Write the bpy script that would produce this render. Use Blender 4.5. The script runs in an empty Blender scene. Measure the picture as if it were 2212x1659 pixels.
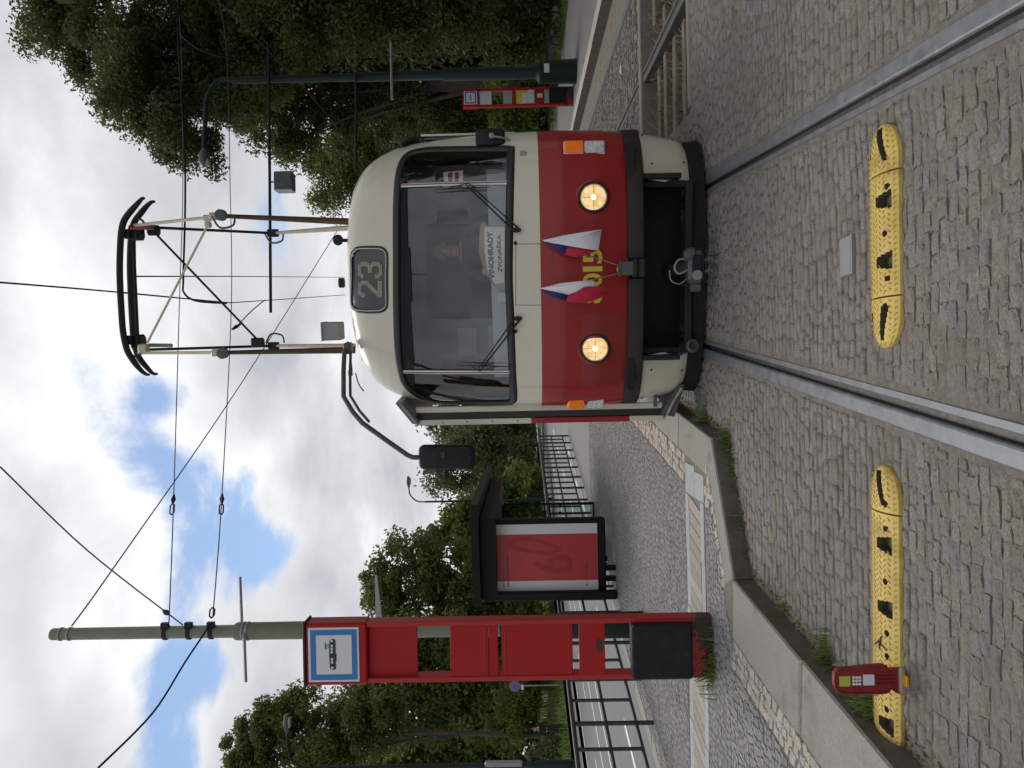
import bpy, math, random
import numpy as np
from mathutils import Vector, Matrix

# ------------------------------------------------------------------ camera, sky, sun, exposure
sc = bpy.context.scene
R = math.radians
CAM_H, FPX = 1.58, 1534.0            # eye height (m); focal length in pixels of a 2212 x 1659 view
PITCH, ROLL = R(0.75), R(1.2)
_F = np.array([0, math.cos(PITCH), math.sin(PITCH)])
_U0 = np.array([0, -math.sin(PITCH), math.cos(PITCH)])
_R0 = np.array([1.0, 0, 0])
_R = math.cos(ROLL) * _R0 - math.sin(ROLL) * _U0
_U = math.sin(ROLL) * _R0 + math.cos(ROLL) * _U0
CAM = np.array([0, 0, CAM_H])
cam_d = bpy.data.cameras.new('camera')
cam_d.sensor_width = 36.0
cam_d.lens = 36.0 * FPX / 2212.0
cam_d.clip_start = 0.05
cam_d.clip_end = 2000
cam = bpy.data.objects.new('camera', cam_d)
sc.collection.objects.link(cam)
# the phone was held upright but the file lies on its side: image right is down
_m = Matrix.Identity(4)
for i in range(3):
    _m[i][0] = -_U[i]; _m[i][1] = _R[i]; _m[i][2] = -_F[i]; _m[i][3] = CAM[i]
cam.matrix_world = _m
sc.camera = cam

SUN_AZ, SUN_EL = R(-14), R(56)
world = bpy.data.worlds.new('World'); sc.world = world; world.use_nodes = True
def build_world():
    nt = world.node_tree; N = nt.nodes; L = nt.links; N.clear()
    out = N.new('ShaderNodeOutputWorld'); bg = N.new('ShaderNodeBackground'); bg.inputs[1].default_value = 0.1
    sky = N.new('ShaderNodeTexSky'); sky.sky_type = 'NISHITA'; sky.sun_disc = False
    sky.sun_elevation = SUN_EL; sky.sun_rotation = SUN_AZ % (2 * math.pi)
    sky.air_density = 1.0; sky.dust_density = 0.4; sky.ozone_density = 1.5
    tc = N.new('ShaderNodeTexCoord'); sep = N.new('ShaderNodeSeparateXYZ'); L.new(tc.outputs['Generated'], sep.inputs[0])
    def math_(op, a, b=None, c=None):
        n = N.new('ShaderNodeMath'); n.operation = op
        for i, v in enumerate((a, b, c)):
            if v is None: continue
            if isinstance(v, (int, float)): n.inputs[i].default_value = v
            else: L.new(v, n.inputs[i])
        return n.outputs[0]
    zz = math_('ADD', math_('MAXIMUM', sep.outputs[2], 0.0), 0.30)
    comb = N.new('ShaderNodeCombineXYZ')
    L.new(math_('DIVIDE', sep.outputs[0], zz), comb.inputs[0]); L.new(math_('DIVIDE', sep.outputs[1], zz), comb.inputs[1])
    def noise(scale, detail, rough, off, dist=0.0):
        mp = N.new('ShaderNodeMapping'); mp.inputs['Location'].default_value = off
        L.new(comb.outputs[0], mp.inputs[0])
        n = N.new('ShaderNodeTexNoise'); n.inputs['Scale'].default_value = scale; n.inputs['Detail'].default_value = detail
        n.inputs['Roughness'].default_value = rough; n.inputs['Distortion'].default_value = dist
        L.new(mp.outputs[0], n.inputs['Vector']); return n.outputs['Fac']
    dens = noise(2.3, 11, 0.58, (3.1, 7.7, 1.3), 0.3)
    # the blue holes of this sky, as directions
    for (px, py, size, amt) in HOLES:
        d = ray_dir(px, py)
        dot = N.new('ShaderNodeVectorMath'); dot.operation = 'DISTANCE'
        nrm = N.new('ShaderNodeVectorMath'); nrm.operation = 'NORMALIZE'; L.new(tc.outputs['Generated'], nrm.inputs[0])
        L.new(nrm.outputs[0], dot.inputs[0]); dot.inputs[1].default_value = tuple(d)
        mr = N.new('ShaderNodeMapRange'); mr.interpolation_type = 'SMOOTHSTEP'
        L.new(dot.outputs['Value'], mr.inputs['Value'])
        mr.inputs['From Min'].default_value = 0.0; mr.inputs['From Max'].default_value = size
        mr.inputs['To Min'].default_value = amt; mr.inputs['To Max'].default_value = 0.0
        dens = math_('SUBTRACT', dens, mr.outputs[0])
    cov = N.new('ShaderNodeMapRange'); cov.interpolation_type = 'SMOOTHSTEP'
    L.new(dens, cov.inputs['Value']); cov.inputs['From Min'].default_value = 0.265; cov.inputs['From Max'].default_value = 0.41
    thick = N.new('ShaderNodeMapRange'); thick.interpolation_type = 'SMOOTHSTEP'
    L.new(dens, thick.inputs['Value']); thick.inputs['From Min'].default_value = 0.36; thick.inputs['From Max'].default_value = 0.72
    shade = noise(1.5, 8, 0.5, (9.2, 1.4, 4.0), 0.4)
    sm = N.new('ShaderNodeMapRange'); L.new(shade, sm.inputs['Value']); sm.inputs['From Min'].default_value = 0.36; sm.inputs['From Max'].default_value = 0.66
    k = math_('MULTIPLY', math_('ADD', math_('MULTIPLY', sm.outputs[0], 0.75), math_('MULTIPLY', thick.outputs[0], 0.45)), 0.75)
    cr = N.new('ShaderNodeValToRGB'); L.new(k, cr.inputs[0])
    e = cr.color_ramp.elements
    e[0].position = 0.05; e[0].color = (8.8, 8.8, 8.85, 1)
    e[1].position = 0.8; e[1].color = (4.1, 4.3, 4.7, 1)
    m = cr.color_ramp.elements.new(0.34); m.color = (6.4, 6.5, 6.75, 1)
    skyc = N.new('ShaderNodeVectorMath'); skyc.operation = 'MULTIPLY'; L.new(sky.outputs[0], skyc.inputs[0]); skyc.inputs[1].default_value = (1.08, 1.1, 1.1)
    mix = N.new('ShaderNodeMix'); mix.data_type = 'RGBA'
    L.new(cov.outputs[0], mix.inputs[0]); L.new(skyc.outputs[0], mix.inputs[6]); L.new(cr.outputs[0], mix.inputs[7])
    L.new(mix.outputs[2], bg.inputs[0]); L.new(bg.outputs[0], out.inputs[0])

def ray_dir(x, y):
    """direction through a photo pixel (2212 x 1659 view, as the file lies)"""
    u, v = 1659.0 - y, float(x)
    d = _F + _R * (u - 829.5) / FPX + _U * (1106.0 - v) / FPX
    return d / np.linalg.norm(d)
HOLES = [(385, 1240, 0.085, 0.14), (375, 1420, 0.085, 0.13), (385, 1570, 0.12, 0.18), (340, 1050, 0.08, 0.13), (440, 1120, 0.08, 0.13), (575, 1190, 0.06, 0.19), (330, 850, 0.05, 0.15), (480, 1440, 0.05, 0.10)]
build_world()
sun_d = bpy.data.lights.new('sun', 'SUN'); sun_d.energy = 1.4; sun_d.angle = R(26); sun_d.color = (1.0, 0.95, 0.88)
sun = bpy.data.objects.new('sun', sun_d); sc.collection.objects.link(sun)
_sd = Vector((math.sin(SUN_AZ) * math.cos(SUN_EL), math.cos(SUN_AZ) * math.cos(SUN_EL), math.sin(SUN_EL)))
sun.rotation_euler = _sd.to_track_quat('Z', 'Y').to_euler()
vs = sc.view_settings
vs.view_transform = 'Standard'; vs.look = 'None'; vs.exposure = 0.25; vs.gamma = 1.0; vs.use_curve_mapping = False
sc.cycles.max_bounces = 8
sc.cycles.transparent_max_bounces = 12

# ------------------------------------------------------------------ pixel -> place
def G(x, y, z=0.0):
    d = ray_dir(x, y); t = (z - CAM_H) / d[2]; return CAM + d * t
def PD(x, y, Y):
    d = ray_dir(x, y); return CAM + d * (Y / d[1])
def ppm(Y): return FPX / Y           # pixels per metre at depth Y

# ------------------------------------------------------------------ materials
MATS = {}
def mat(name, col, rough=0.6, metal=0.0, var=0.0, vscale=8.0, bump=0.0, bscale=60.0, emit=None, estr=0.0, col2=None, coat=0.0, spec=None, island=0.0, objrand=False, dirt=None, dirt_scale=2.5, dirt_lo=0.52, dirt_hi=0.7, rvar=0.0):
    if name in MATS: return MATS[name]
    m = bpy.data.materials.new(name); m.use_nodes = True
    nt = m.node_tree; N = nt.nodes; L = nt.links
    b = N['Principled BSDF']
    b.inputs['Base Color'].default_value = (*col, 1); b.inputs['Roughness'].default_value = rough; b.inputs['Metallic'].default_value = metal
    if coat: b.inputs['Coat Weight'].default_value = coat; b.inputs['Coat Roughness'].default_value = 0.12
    if spec is not None: b.inputs['Specular IOR Level'].default_value = spec
    if emit: b.inputs['Emission Color'].default_value = (*emit, 1); b.inputs['Emission Strength'].default_value = estr
    tc = N.new('ShaderNodeTexCoord'); src = tc.outputs['Object']
    if objrand: src = N.new('ShaderNodeNewGeometry').outputs['Position']
    cout = None
    if var or col2:
        n = N.new('ShaderNodeTexNoise'); n.inputs['Scale'].default_value = vscale; n.inputs['Detail'].default_value = 6; n.inputs['Roughness'].default_value = 0.65
        L.new(src, n.inputs['Vector'])
        r = N.new('ShaderNodeMapRange'); L.new(n.outputs['Fac'], r.inputs['Value']); r.inputs['From Min'].default_value = 0.3; r.inputs['From Max'].default_value = 0.7
        mx = N.new('ShaderNodeMix'); mx.data_type = 'RGBA'
        c2 = col2 if col2 else tuple(c * (1 + var) for c in col)
        c1 = col if col2 else tuple(c * (1 - var) for c in col)
        mx.inputs[6].default_value = (*c1, 1); mx.inputs[7].default_value = (*c2, 1); L.new(r.outputs[0], mx.inputs[0]); cout = mx.outputs[2]
        if rvar:
            rr = N.new('ShaderNodeMapRange'); L.new(n.outputs['Fac'], rr.inputs['Value']); rr.inputs['From Min'].default_value = 0.3; rr.inputs['From Max'].default_value = 0.7
            rr.inputs['To Min'].default_value = rough - rvar; rr.inputs['To Max'].default_value = rough + rvar; L.new(rr.outputs[0], b.inputs['Roughness'])
    if dirt:
        n2 = N.new('ShaderNodeTexNoise'); n2.inputs['Scale'].default_value = dirt_scale; n2.inputs['Detail'].default_value = 9; n2.inputs['Roughness'].default_value = 0.7
        L.new(src, n2.inputs['Vector'])
        r2 = N.new('ShaderNodeMapRange'); L.new(n2.outputs['Fac'], r2.inputs['Value']); r2.inputs['From Min'].default_value = dirt_lo; r2.inputs['From Max'].default_value = dirt_hi
        mx2 = N.new('ShaderNodeMix'); mx2.data_type = 'RGBA'; L.new(r2.outputs[0], mx2.inputs[0])
        if cout: L.new(cout, mx2.inputs[6])
        else: mx2.inputs[6].default_value = (*col, 1)
        mx2.inputs[7].default_value = (*dirt, 1); cout = mx2.outputs[2]
    if island:
        g = N.new('ShaderNodeNewGeometry'); val = g.outputs['Random Per Island']
        if objrand:
            oi = N.new('ShaderNodeObjectInfo'); ad = N.new('ShaderNodeMath'); ad.operation = 'ADD'; L.new(val, ad.inputs[0]); L.new(oi.outputs['Random'], ad.inputs[1])
            fr = N.new('ShaderNodeMath'); fr.operation = 'FRACT'; L.new(ad.outputs[0], fr.inputs[0]); val = fr.outputs[0]
        r3 = N.new('ShaderNodeMapRange'); L.new(val, r3.inputs['Value']); r3.inputs['To Min'].default_value = 1 - island; r3.inputs['To Max'].default_value = 1 + island
        hs = N.new('ShaderNodeHueSaturation'); L.new(r3.outputs[0], hs.inputs['Value'])
        r4 = N.new('ShaderNodeMath'); r4.operation = 'MULTIPLY'; L.new(val, r4.inputs[0]); r4.inputs[1].default_value = 7.31
        f4 = N.new('ShaderNodeMath'); f4.operation = 'FRACT'; L.new(r4.outputs[0], f4.inputs[0])
        r5 = N.new('ShaderNodeMapRange'); L.new(f4.outputs[0], r5.inputs['Value']); r5.inputs['To Min'].default_value = 0.5; r5.inputs['To Max'].default_value = 1.4
        L.new(r5.outputs[0], hs.inputs['Saturation'])
        if cout: L.new(cout, hs.inputs['Color'])
        else: hs.inputs['Color'].default_value = (*col, 1)
        cout = hs.outputs[0]
    if cout: L.new(cout, b.inputs['Base Color'])
    if bump:
        n3 = N.new('ShaderNodeTexNoise'); n3.inputs['Scale'].default_value = bscale; n3.inputs['Detail'].default_value = 8; n3.inputs['Roughness'].default_value = 0.7
        L.new(src, n3.inputs['Vector'])
        bp = N.new('ShaderNodeBump'); bp.inputs['Strength'].default_value = bump; bp.inputs['Distance'].default_value = 0.01
        L.new(n3.outputs['Fac'], bp.inputs['Height']); L.new(bp.outputs[0], b.inputs['Normal'])
    MATS[name] = m
    return m

def leaf_mat(name, c1, c2, trans=0.35):
    if name in MATS: return MATS[name]
    m = bpy.data.materials.new(name); m.use_nodes = True
    nt = m.node_tree; N = nt.nodes; L = nt.links
    b = N['Principled BSDF']; b.inputs['Roughness'].default_value = 0.5; b.inputs['Specular IOR Level'].default_value = 0.3
    g = N.new('ShaderNodeNewGeometry'); tc = N.new('ShaderNodeTexCoord')
    n = N.new('ShaderNodeTexNoise'); n.inputs['Scale'].default_value = 0.45; n.inputs['Detail'].default_value = 3; L.new(tc.outputs['Object'], n.inputs['Vector'])
    ad = N.new('ShaderNodeMath'); ad.operation = 'MULTIPLY_ADD'; L.new(g.outputs['Random Per Island'], ad.inputs[0]); ad.inputs[1].default_value = 0.5
    r = N.new('ShaderNodeMapRange'); L.new(n.outputs['Fac'], r.inputs['Value']); r.inputs['From Min'].default_value = 0.35; r.inputs['From Max'].default_value = 0.68; r.inputs['To Max'].default_value = 0.5
    L.new(r.outputs[0], ad.inputs[2])
    mx = N.new('ShaderNodeMix'); mx.data_type = 'RGBA'; L.new(ad.outputs[0], mx.inputs[0]); mx.inputs[6].default_value = (*c1, 1); mx.inputs[7].default_value = (*c2, 1)
    L.new(mx.outputs[2], b.inputs['Base Color'])
    tr = N.new('ShaderNodeBsdfTranslucent'); L.new(mx.outputs[2], tr.inputs['Color'])
    ms = N.new('ShaderNodeMixShader'); ms.inputs[0].default_value = trans
    L.new(b.outputs[0], ms.inputs[1]); L.new(tr.outputs[0], ms.inputs[2]); L.new(ms.outputs[0], N['Material Output'].inputs[0])
    MATS[name] = m; return m

def glass_mat(name, tint=(0.8, 0.84, 0.86), ior=1.5, extra=0.0):
    if name in MATS: return MATS[name]
    m = bpy.data.materials.new(name); m.use_nodes = True
    nt = m.node_tree; N = nt.nodes; L = nt.links; N.remove(N['Principled BSDF'])
    t = N.new('ShaderNodeBsdfTransparent'); t.inputs[0].default_value = (*tint, 1)
    g = N.new('ShaderNodeBsdfGlossy'); g.inputs['Roughness'].default_value = 0.02; g.inputs[0].default_value = (0.95, 0.97, 1, 1)
    fr = N.new('ShaderNodeFresnel'); fr.inputs[0].default_value = ior
    ad = N.new('ShaderNodeMath'); ad.operation = 'ADD'; L.new(fr.outputs[0], ad.inputs[0]); ad.inputs[1].default_value = extra; ad.use_clamp = True
    ms = N.new('ShaderNodeMixShader'); L.new(ad.outputs[0], ms.inputs[0]); L.new(t.outputs[0], ms.inputs[1]); L.new(g.outputs[0], ms.inputs[2])
    L.new(ms.outputs[0], N['Material Output'].inputs[0]); MATS[name] = m; return m

# ------------------------------------------------------------------ mesh helpers
COL = sc.collection
def tag(o, label=None, cat=None, group=None, kind=None):
    if label: o['label'] = label
    if cat: o['category'] = cat
    if group: o['group'] = group
    if kind: o['kind'] = kind
    return o
def empty(name, loc, label, cat, group=None, rz=0.0):
    o = bpy.data.objects.new(name, None); COL.objects.link(o); o.empty_display_size = 0.1
    o.location = tuple(float(c) for c in loc); o.rotation_euler = (0, 0, rz)
    return tag(o, label, cat, group)
def base_of(o):
    p = Vector((0, 0, 0))
    while o is not None: p += o.location; o = o.parent
    return np.array(p)
def link_mesh(name, V, F, m, parent=None, local=False, smooth=False, sharp=None):
    V = np.asarray(V, float).reshape(-1, 3)
    if parent is not None and not local: V = V - base_of(parent)
    me = bpy.data.meshes.new(name)
    me.from_pydata(V.tolist(), [], [list(map(int, f)) for f in F])
    if isinstance(m, (list, tuple)):
        for k in m: me.materials.append(k)
    else: me.materials.append(m)
    if smooth:
        me.polygons.foreach_set('use_smooth', [True] * len(me.polygons))
        if sharp is not None:
            try: me.set_sharp_from_angle(angle=R(sharp))
            except Exception: pass
    me.update()
    o = bpy.data.objects.new(name, me); COL.objects.link(o)
    if parent is not None: o.parent = parent
    return o
def link_numpy(name, V, F4, m, parent=None, smooth=False):
    """fast path: V (n,3) floats, F4 (k,4) ints (quads)"""
    V = np.asarray(V, np.float32)
    if parent is not None: V = V - base_of(parent).astype(np.float32)
    F4 = np.asarray(F4, np.int32); k, q = F4.shape
    me = bpy.data.meshes.new(name)
    me.vertices.add(len(V)); me.vertices.foreach_set('co', V.ravel())
    me.loops.add(k * q); me.loops.foreach_set('vertex_index', F4.ravel())
    me.polygons.add(k); me.polygons.foreach_set('loop_start', np.arange(0, k * q, q, dtype=np.int32))
    try: me.polygons.foreach_set('loop_total', np.full(k, q, np.int32))
    except Exception: pass
    if smooth: me.polygons.foreach_set('use_smooth', np.ones(k, bool))
    me.materials.append(m); me.update(calc_edges=True); me.validate()
    o = bpy.data.objects.new(name, me); COL.objects.link(o)
    if parent is not None: o.parent = parent
    return o

class MB:
    def __init__(s): s.V = []; s.F = []
    def add(s, V, F):
        n = len(s.V); s.V += [tuple(map(float, v)) for v in V]; s.F += [[i + n for i in f] for f in F]; return s
    def box(s, c, size, rz=0.0, ax=None, bev=0.0):
        """ax: optional 3 unit vectors; bev: chamfer"""
        hx, hy, hz = [k / 2 for k in size]
        if ax is None:
            ca, sa = math.cos(rz), math.sin(rz); ax = ((ca, sa, 0), (-sa, ca, 0), (0, 0, 1))
        A = np.array(ax, float); c = np.array(c, float)
        if bev <= 0:
            P = [(-hx, -hy, -hz), (hx, -hy, -hz), (hx, hy, -hz), (-hx, hy, -hz), (-hx, -hy, hz), (hx, -hy, hz), (hx, hy, hz), (-hx, hy, hz)]
            F = [(3, 2, 1, 0), (4, 5, 6, 7), (0, 1, 5, 4), (1, 2, 6, 5), (2, 3, 7, 6), (3, 0, 4, 7)]
        else:
            b = min(bev, hx * .9, hy * .9, hz * .9)
            def ring(x, y, z): return [(-x + b, -y, z), (x - b, -y, z), (x, -y + b, z), (x, y - b, z), (x - b, y, z), (-x + b, y, z), (-x, y - b, z), (-x, -y + b, z)]
            P = ring(hx - b, hy - b, -hz) + ring(hx, hy, -hz + b) + ring(hx, hy, hz - b) + ring(hx - b, hy - b, hz)
            F = [tuple(range(7, -1, -1)), tuple(range(24, 32))]
            for r in range(3):
                for i in range(8): F.append((r * 8 + i, r * 8 + (i + 1) % 8, r * 8 + 8 + (i + 1) % 8, r * 8 + 8 + i))
        return s.add([c + p[0] * A[0] + p[1] * A[1] + p[2] * A[2] for p in P], F)
    def tube(s, pts, r, n=8, caps=True):
        pts = [np.array(p, float) for p in pts]; k = len(pts)
        rs = r if isinstance(r, (list, tuple)) else [r] * k
        V = []; prev = None
        for i, p in enumerate(pts):
            t = pts[min(i + 1, k - 1)] - pts[max(i - 1, 0)]; L = np.linalg.norm(t); t = t / L if L > 1e-9 else np.array([0, 0, 1.0])
            if prev is None:
                a = np.array([0, 0, 1.0]) if abs(t[2]) < .9 else np.array([1.0, 0, 0]); a = a - t * a.dot(t)
            else: a = prev - t * prev.dot(t)
            a /= np.linalg.norm(a); prev = a; b = np.cross(t, a)
            for j in range(n):
                g = 2 * math.pi * j / n; V.append(p + rs[i] * (math.cos(g) * a + math.sin(g) * b))
        F = []
        for i in range(k - 1):
            for j in range(n): F.append((i * n + j, i * n + (j + 1) % n, (i + 1) * n + (j + 1) % n, (i + 1) * n + j))
        if caps: F.append(tuple(range(n - 1, -1, -1))); F.append(tuple((k - 1) * n + j for j in range(n)))
        return s.add(V, F)
    def lathe(s, c, axis, prof, n=24):
        """prof: list of (distance along axis, radius)"""
        c = np.array(c, float); ax = np.array(axis, float); ax /= np.linalg.norm(ax)
        a = np.array([0, 0, 1.0]) if abs(ax[2]) < .9 else np.array([1.0, 0, 0]); a = a - ax * a.dot(ax); a /= np.linalg.norm(a); b = np.cross(ax, a)
        V = []; F = []
        for (h, r) in prof:
            for j in range(n):
                g = 2 * math.pi * j / n; V.append(c + ax * h + max(r, 1e-4) * (math.cos(g) * a + math.sin(g) * b))
        for i in range(len(prof) - 1):
            for j in range(n): F.append((i * n + j, i * n + (j + 1) % n, (i + 1) * n + (j + 1) % n, (i + 1) * n + j))
        F.append(tuple(range(n - 1, -1, -1))); F.append(tuple((len(prof) - 1) * n + j for j in range(n)))
        return s.add(V, F)
    def prism(s, poly, off):
        """poly: list of 3D points, off: extrusion vector"""
        n = len(poly); P = [np.array(p, float) for p in poly]; o = np.array(off, float)
        V = P + [p + o for p in P]; F = [tuple(range(n - 1, -1, -1)), tuple(range(n, 2 * n))]
        for i in range(n): F.append((i, (i + 1) % n, n + (i + 1) % n, n + i))
        return s.add(V, F)
    def build(s, name, m, parent=None, local=False, smooth=False, sharp=40):
        return link_mesh(name, s.V, s.F, m, parent, local, smooth, sharp)

def arc_pts(p0, p1, p2, n=8):
    p0, p1, p2 = map(lambda p: np.array(p, float), (p0, p1, p2))
    return [(1 - t) ** 2 * p0 + 2 * t * (1 - t) * p1 + t * t * p2 for t in np.linspace(0, 1, n)]
def smooth_path(pts, n=6):
    """Catmull-Rom through pts"""
    P = [np.array(p, float) for p in pts]; out = []
    for i in range(len(P) - 1):
        a = P[max(i - 1, 0)]; b = P[i]; c = P[i + 1]; d = P[min(i + 2, len(P) - 1)]
        for t in np.linspace(0, 1, n, endpoint=False):
            out.append(0.5 * ((2 * b) + (-a + c) * t + (2 * a - 5 * b + 4 * c - d) * t * t + (-a + 3 * b - 3 * c + d) * t ** 3))
    out.append(P[-1]); return out

def text_mesh(txt, size=1.0, bold=0.0):
    """2-D glyph mesh: verts (n,2), faces; starts at x=0, baseline 0"""
    cu = bpy.data.curves.new('lettering', 'FONT'); cu.body = txt; cu.size = size; cu.offset = bold; cu.resolution_u = 3
    ob = bpy.data.objects.new('lettering', cu); COL.objects.link(ob)
    dg = bpy.context.evaluated_depsgraph_get(); ev = ob.evaluated_get(dg); me = ev.to_mesh()
    V = np.array([v.co[:] for v in me.vertices]).reshape(-1, 3)[:, :2]; F = [tuple(p.vertices) for p in me.polygons]
    ev.to_mesh_clear(); bpy.data.objects.remove(ob); bpy.data.curves.remove(cu)
    return V, F
def text_plane(mb, txt, origin, right, up, height, width=None, bold=0.0, center=False, mirror=False):
    V, F = text_mesh(txt, 1.0, bold)
    if len(V) == 0: return
    lo, hi = V.min(0), V.max(0); sy = height / (hi[1] - lo[1]); sx = sy if width is None else width / (hi[0] - lo[0])
    o = np.array(origin, float); r_ = np.array(right, float); u_ = np.array(up, float)
    off = -(hi[0] - lo[0]) / 2 if center else 0
    mb.add([o + r_ * ((v[0] - lo[0] + off) * sx) + u_ * ((v[1] - lo[1]) * sy) for v in V], F)

# ------------------------------------------------------------------ the setting: ground, tracks, platforms, road
rng = np.random.default_rng(7); random.seed(7)
def track1(Y):                        # centre line of the tram's track
    return 0.16 + 0.131 * min(Y, 13) + (0.07 * (Y - 13) if Y > 13 else 0)
def track2(Y): return 4.3 + 0.062 * (Y - 6.6)
PLAT = 0.13
def kerb1(Y):                         # kerb face of the near platform, road side
    if Y < 4.985: return -1.57 + (Y - 2.97) * 0.085
    if Y < 5.5: return -1.40 + (Y - 4.985) / 0.515 * 0.95
    return -0.45 + (Y - 5.5) * 0.131
def plat_left(Y): return -4.42 + (Y - 7) * 0.158
def fence_x(Y): return -4.13 + (Y - 7.2) * 0.162

M_cob = mat('granite_sett', (0.212, 0.196, 0.173), 0.80, var=0.38, vscale=95, bump=1.0, bscale=110, island=0.11, objrand=True, dirt=(0.165, 0.148, 0.126), dirt_scale=1.5, dirt_lo=0.5, dirt_hi=0.75)
M_sand = mat('sandy_joint', (0.20, 0.178, 0.15), 0.95, var=0.3, vscale=30, bump=1.0, bscale=120, dirt=(0.11, 0.094, 0.076), dirt_scale=4)
M_mos = mat('grey_mosaic', (0.225, 0.222, 0.217), 0.8, var=0.2, vscale=40, bump=0.5, bscale=120, island=0.16, objrand=True)
M_mos2 = mat('dark_mosaic', (0.150, 0.135, 0.122), 0.8, var=0.2, vscale=40, bump=0.5, bscale=120, island=0.35, objrand=True)
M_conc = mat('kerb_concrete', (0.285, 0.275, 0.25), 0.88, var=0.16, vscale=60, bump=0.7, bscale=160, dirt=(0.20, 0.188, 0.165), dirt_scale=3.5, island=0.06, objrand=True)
M_white = mat('pale_sett', (0.385, 0.355, 0.305), 0.8, var=0.2, vscale=40, bump=0.6, bscale=90, island=0.16, objrand=True)
M_slab = mat('pale_grey_slab', (0.33, 0.34, 0.35), 0.75, var=0.1, vscale=20, bump=0.3, bscale=160, island=0.06, objrand=True)
M_tile = mat('beige_tile', (0.32, 0.29, 0.25), 0.8, var=0.2, vscale=30, bump=0.5, bscale=100, island=0.16, objrand=True)
M_asph = mat('asphalt', (0.135, 0.138, 0.146), 0.62, var=0.15, vscale=3, bump=0.4, bscale=200)
M_asph2 = mat('pavement_asphalt', (0.16, 0.158, 0.152), 0.8, var=0.15, vscale=5, bump=0.4, bscale=200)
M_path = mat('dark_path', (0.08, 0.075, 0.072), 0.85, var=0.2, vscale=5)
M_grass = mat('grass_ground', (0.085, 0.12, 0.03), 0.9, col2=(0.15, 0.17, 0.05), vscale=1.5, bump=1.0, bscale=30)
M_wood_floor = mat('woodland_floor', (0.022, 0.028, 0.012), 0.95, col2=(0.045, 0.045, 0.022), vscale=0.8, bump=1.0, bscale=20)
M_dirt = mat('ballast_dirt', (0.046, 0.038, 0.030), 0.95, var=0.4, vscale=9, bump=1.0, bscale=60)
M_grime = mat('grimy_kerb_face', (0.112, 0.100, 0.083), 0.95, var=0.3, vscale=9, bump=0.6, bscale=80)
M_paint = mat('road_paint', (0.72, 0.72, 0.70), 0.6, var=0.1, vscale=10)

def sheet(name, xs_of_y, ys, z_of, m, nx=2, parent=None, kind='structure'):
    """a ruled ground sheet between two x(Y) lines"""
    V = []; F = []; k = nx
    for Y in ys:
        a, b = xs_of_y(Y)
        for i in range(k):
            x = a + (b - a) * i / (k - 1); V.append((x, Y, z_of(x, Y)))
    for j in range(len(ys) - 1):
        for i in range(k - 1): F.append((j * k + i, j * k + i + 1, (j + 1) * k + i + 1, (j + 1) * k + i))
    o = link_mesh(name, V, F, m, parent)
    if kind: o['kind'] = kind
    return o
def lat(x, Y): return x - 0.131 * Y
def left_z(x, Y):
    t = min(max((-4.9 - lat(x, Y)) / 11.0, 0), 1); return -0.05 - 0.36 * t * t * (3 - 2 * t)
YS = [-12, -4, 0, 4, 8, 12, 16, 20, 25, 30, 36, 44, 55, 70, 90, 120, 160]
ground = sheet('ground', lambda Y: (-400, 400), [-60, 30, 500], lambda x, Y: -0.62, M_wood_floor)
road = sheet('road', lambda Y: (-16.5 + 0.131 * Y, -4.85 + 0.131 * Y + (0.027 * max(Y - 7, 0) if Y < 23 else 0.43)), YS, left_z, M_asph, nx=9)
def bank_z(x, Y):
    l = -16.5 - lat(x, Y); return -0.33 + min(l / 9.0, 1.0) * 0.75 + max(l - 9, 0) * 0.02 - (0.08 if l < 0.4 else 0)
grass_bank = sheet('grass_bank', lambda Y: (-90 + 0.131 * Y, -18.9 + 0.131 * Y), YS, bank_z, M_grass, nx=22)
far_path = sheet('pavement', lambda Y: (-18.95 + 0.131 * Y, -16.42 + 0.131 * Y), YS, lambda x, Y: -0.29, M_asph2, nx=3)
median = sheet('grass_median', lambda Y: (-5.6 + 0.131 * Y, 3.5 + 0.131 * Y), [44, 60, 90, 160], lambda x, Y: 0.02, M_grass, nx=4)

def marking(lat0, w, y0, y1):
    mb = MB(); n = max(2, int((y1 - y0) / 2)); yy = np.linspace(y0, y1, n)
    V = []; F = []
    for Y in yy:
        for s in (-w / 2, w / 2):
            x = lat0 + s + 0.131 * Y; V.append((x, Y, left_z(x, Y) + 0.006))
    for j in range(n - 1): F.append((2 * j, 2 * j + 1, 2 * j + 3, 2 * j + 2))
    return link_mesh('lane_marking', V, F, M_paint, road)
for y0 in np.arange(2, 60, 4.4): marking(-7.6, 0.16, y0, y0 + 1.7)
for y0 in np.arange(3, 26, 1.15): marking(-5.75 - 0.22 * (int(y0) % 2), 0.14, y0, y0 + 0.8)
for l in (-10.6, -12.3): marking(l, 0.13, -4, 90)
for y0 in np.arange(0, 70, 6.0): marking(-13.9, 0.13, y0, y0 + 3)
marking(-16.2, 0.12, -4, 90)

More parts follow.
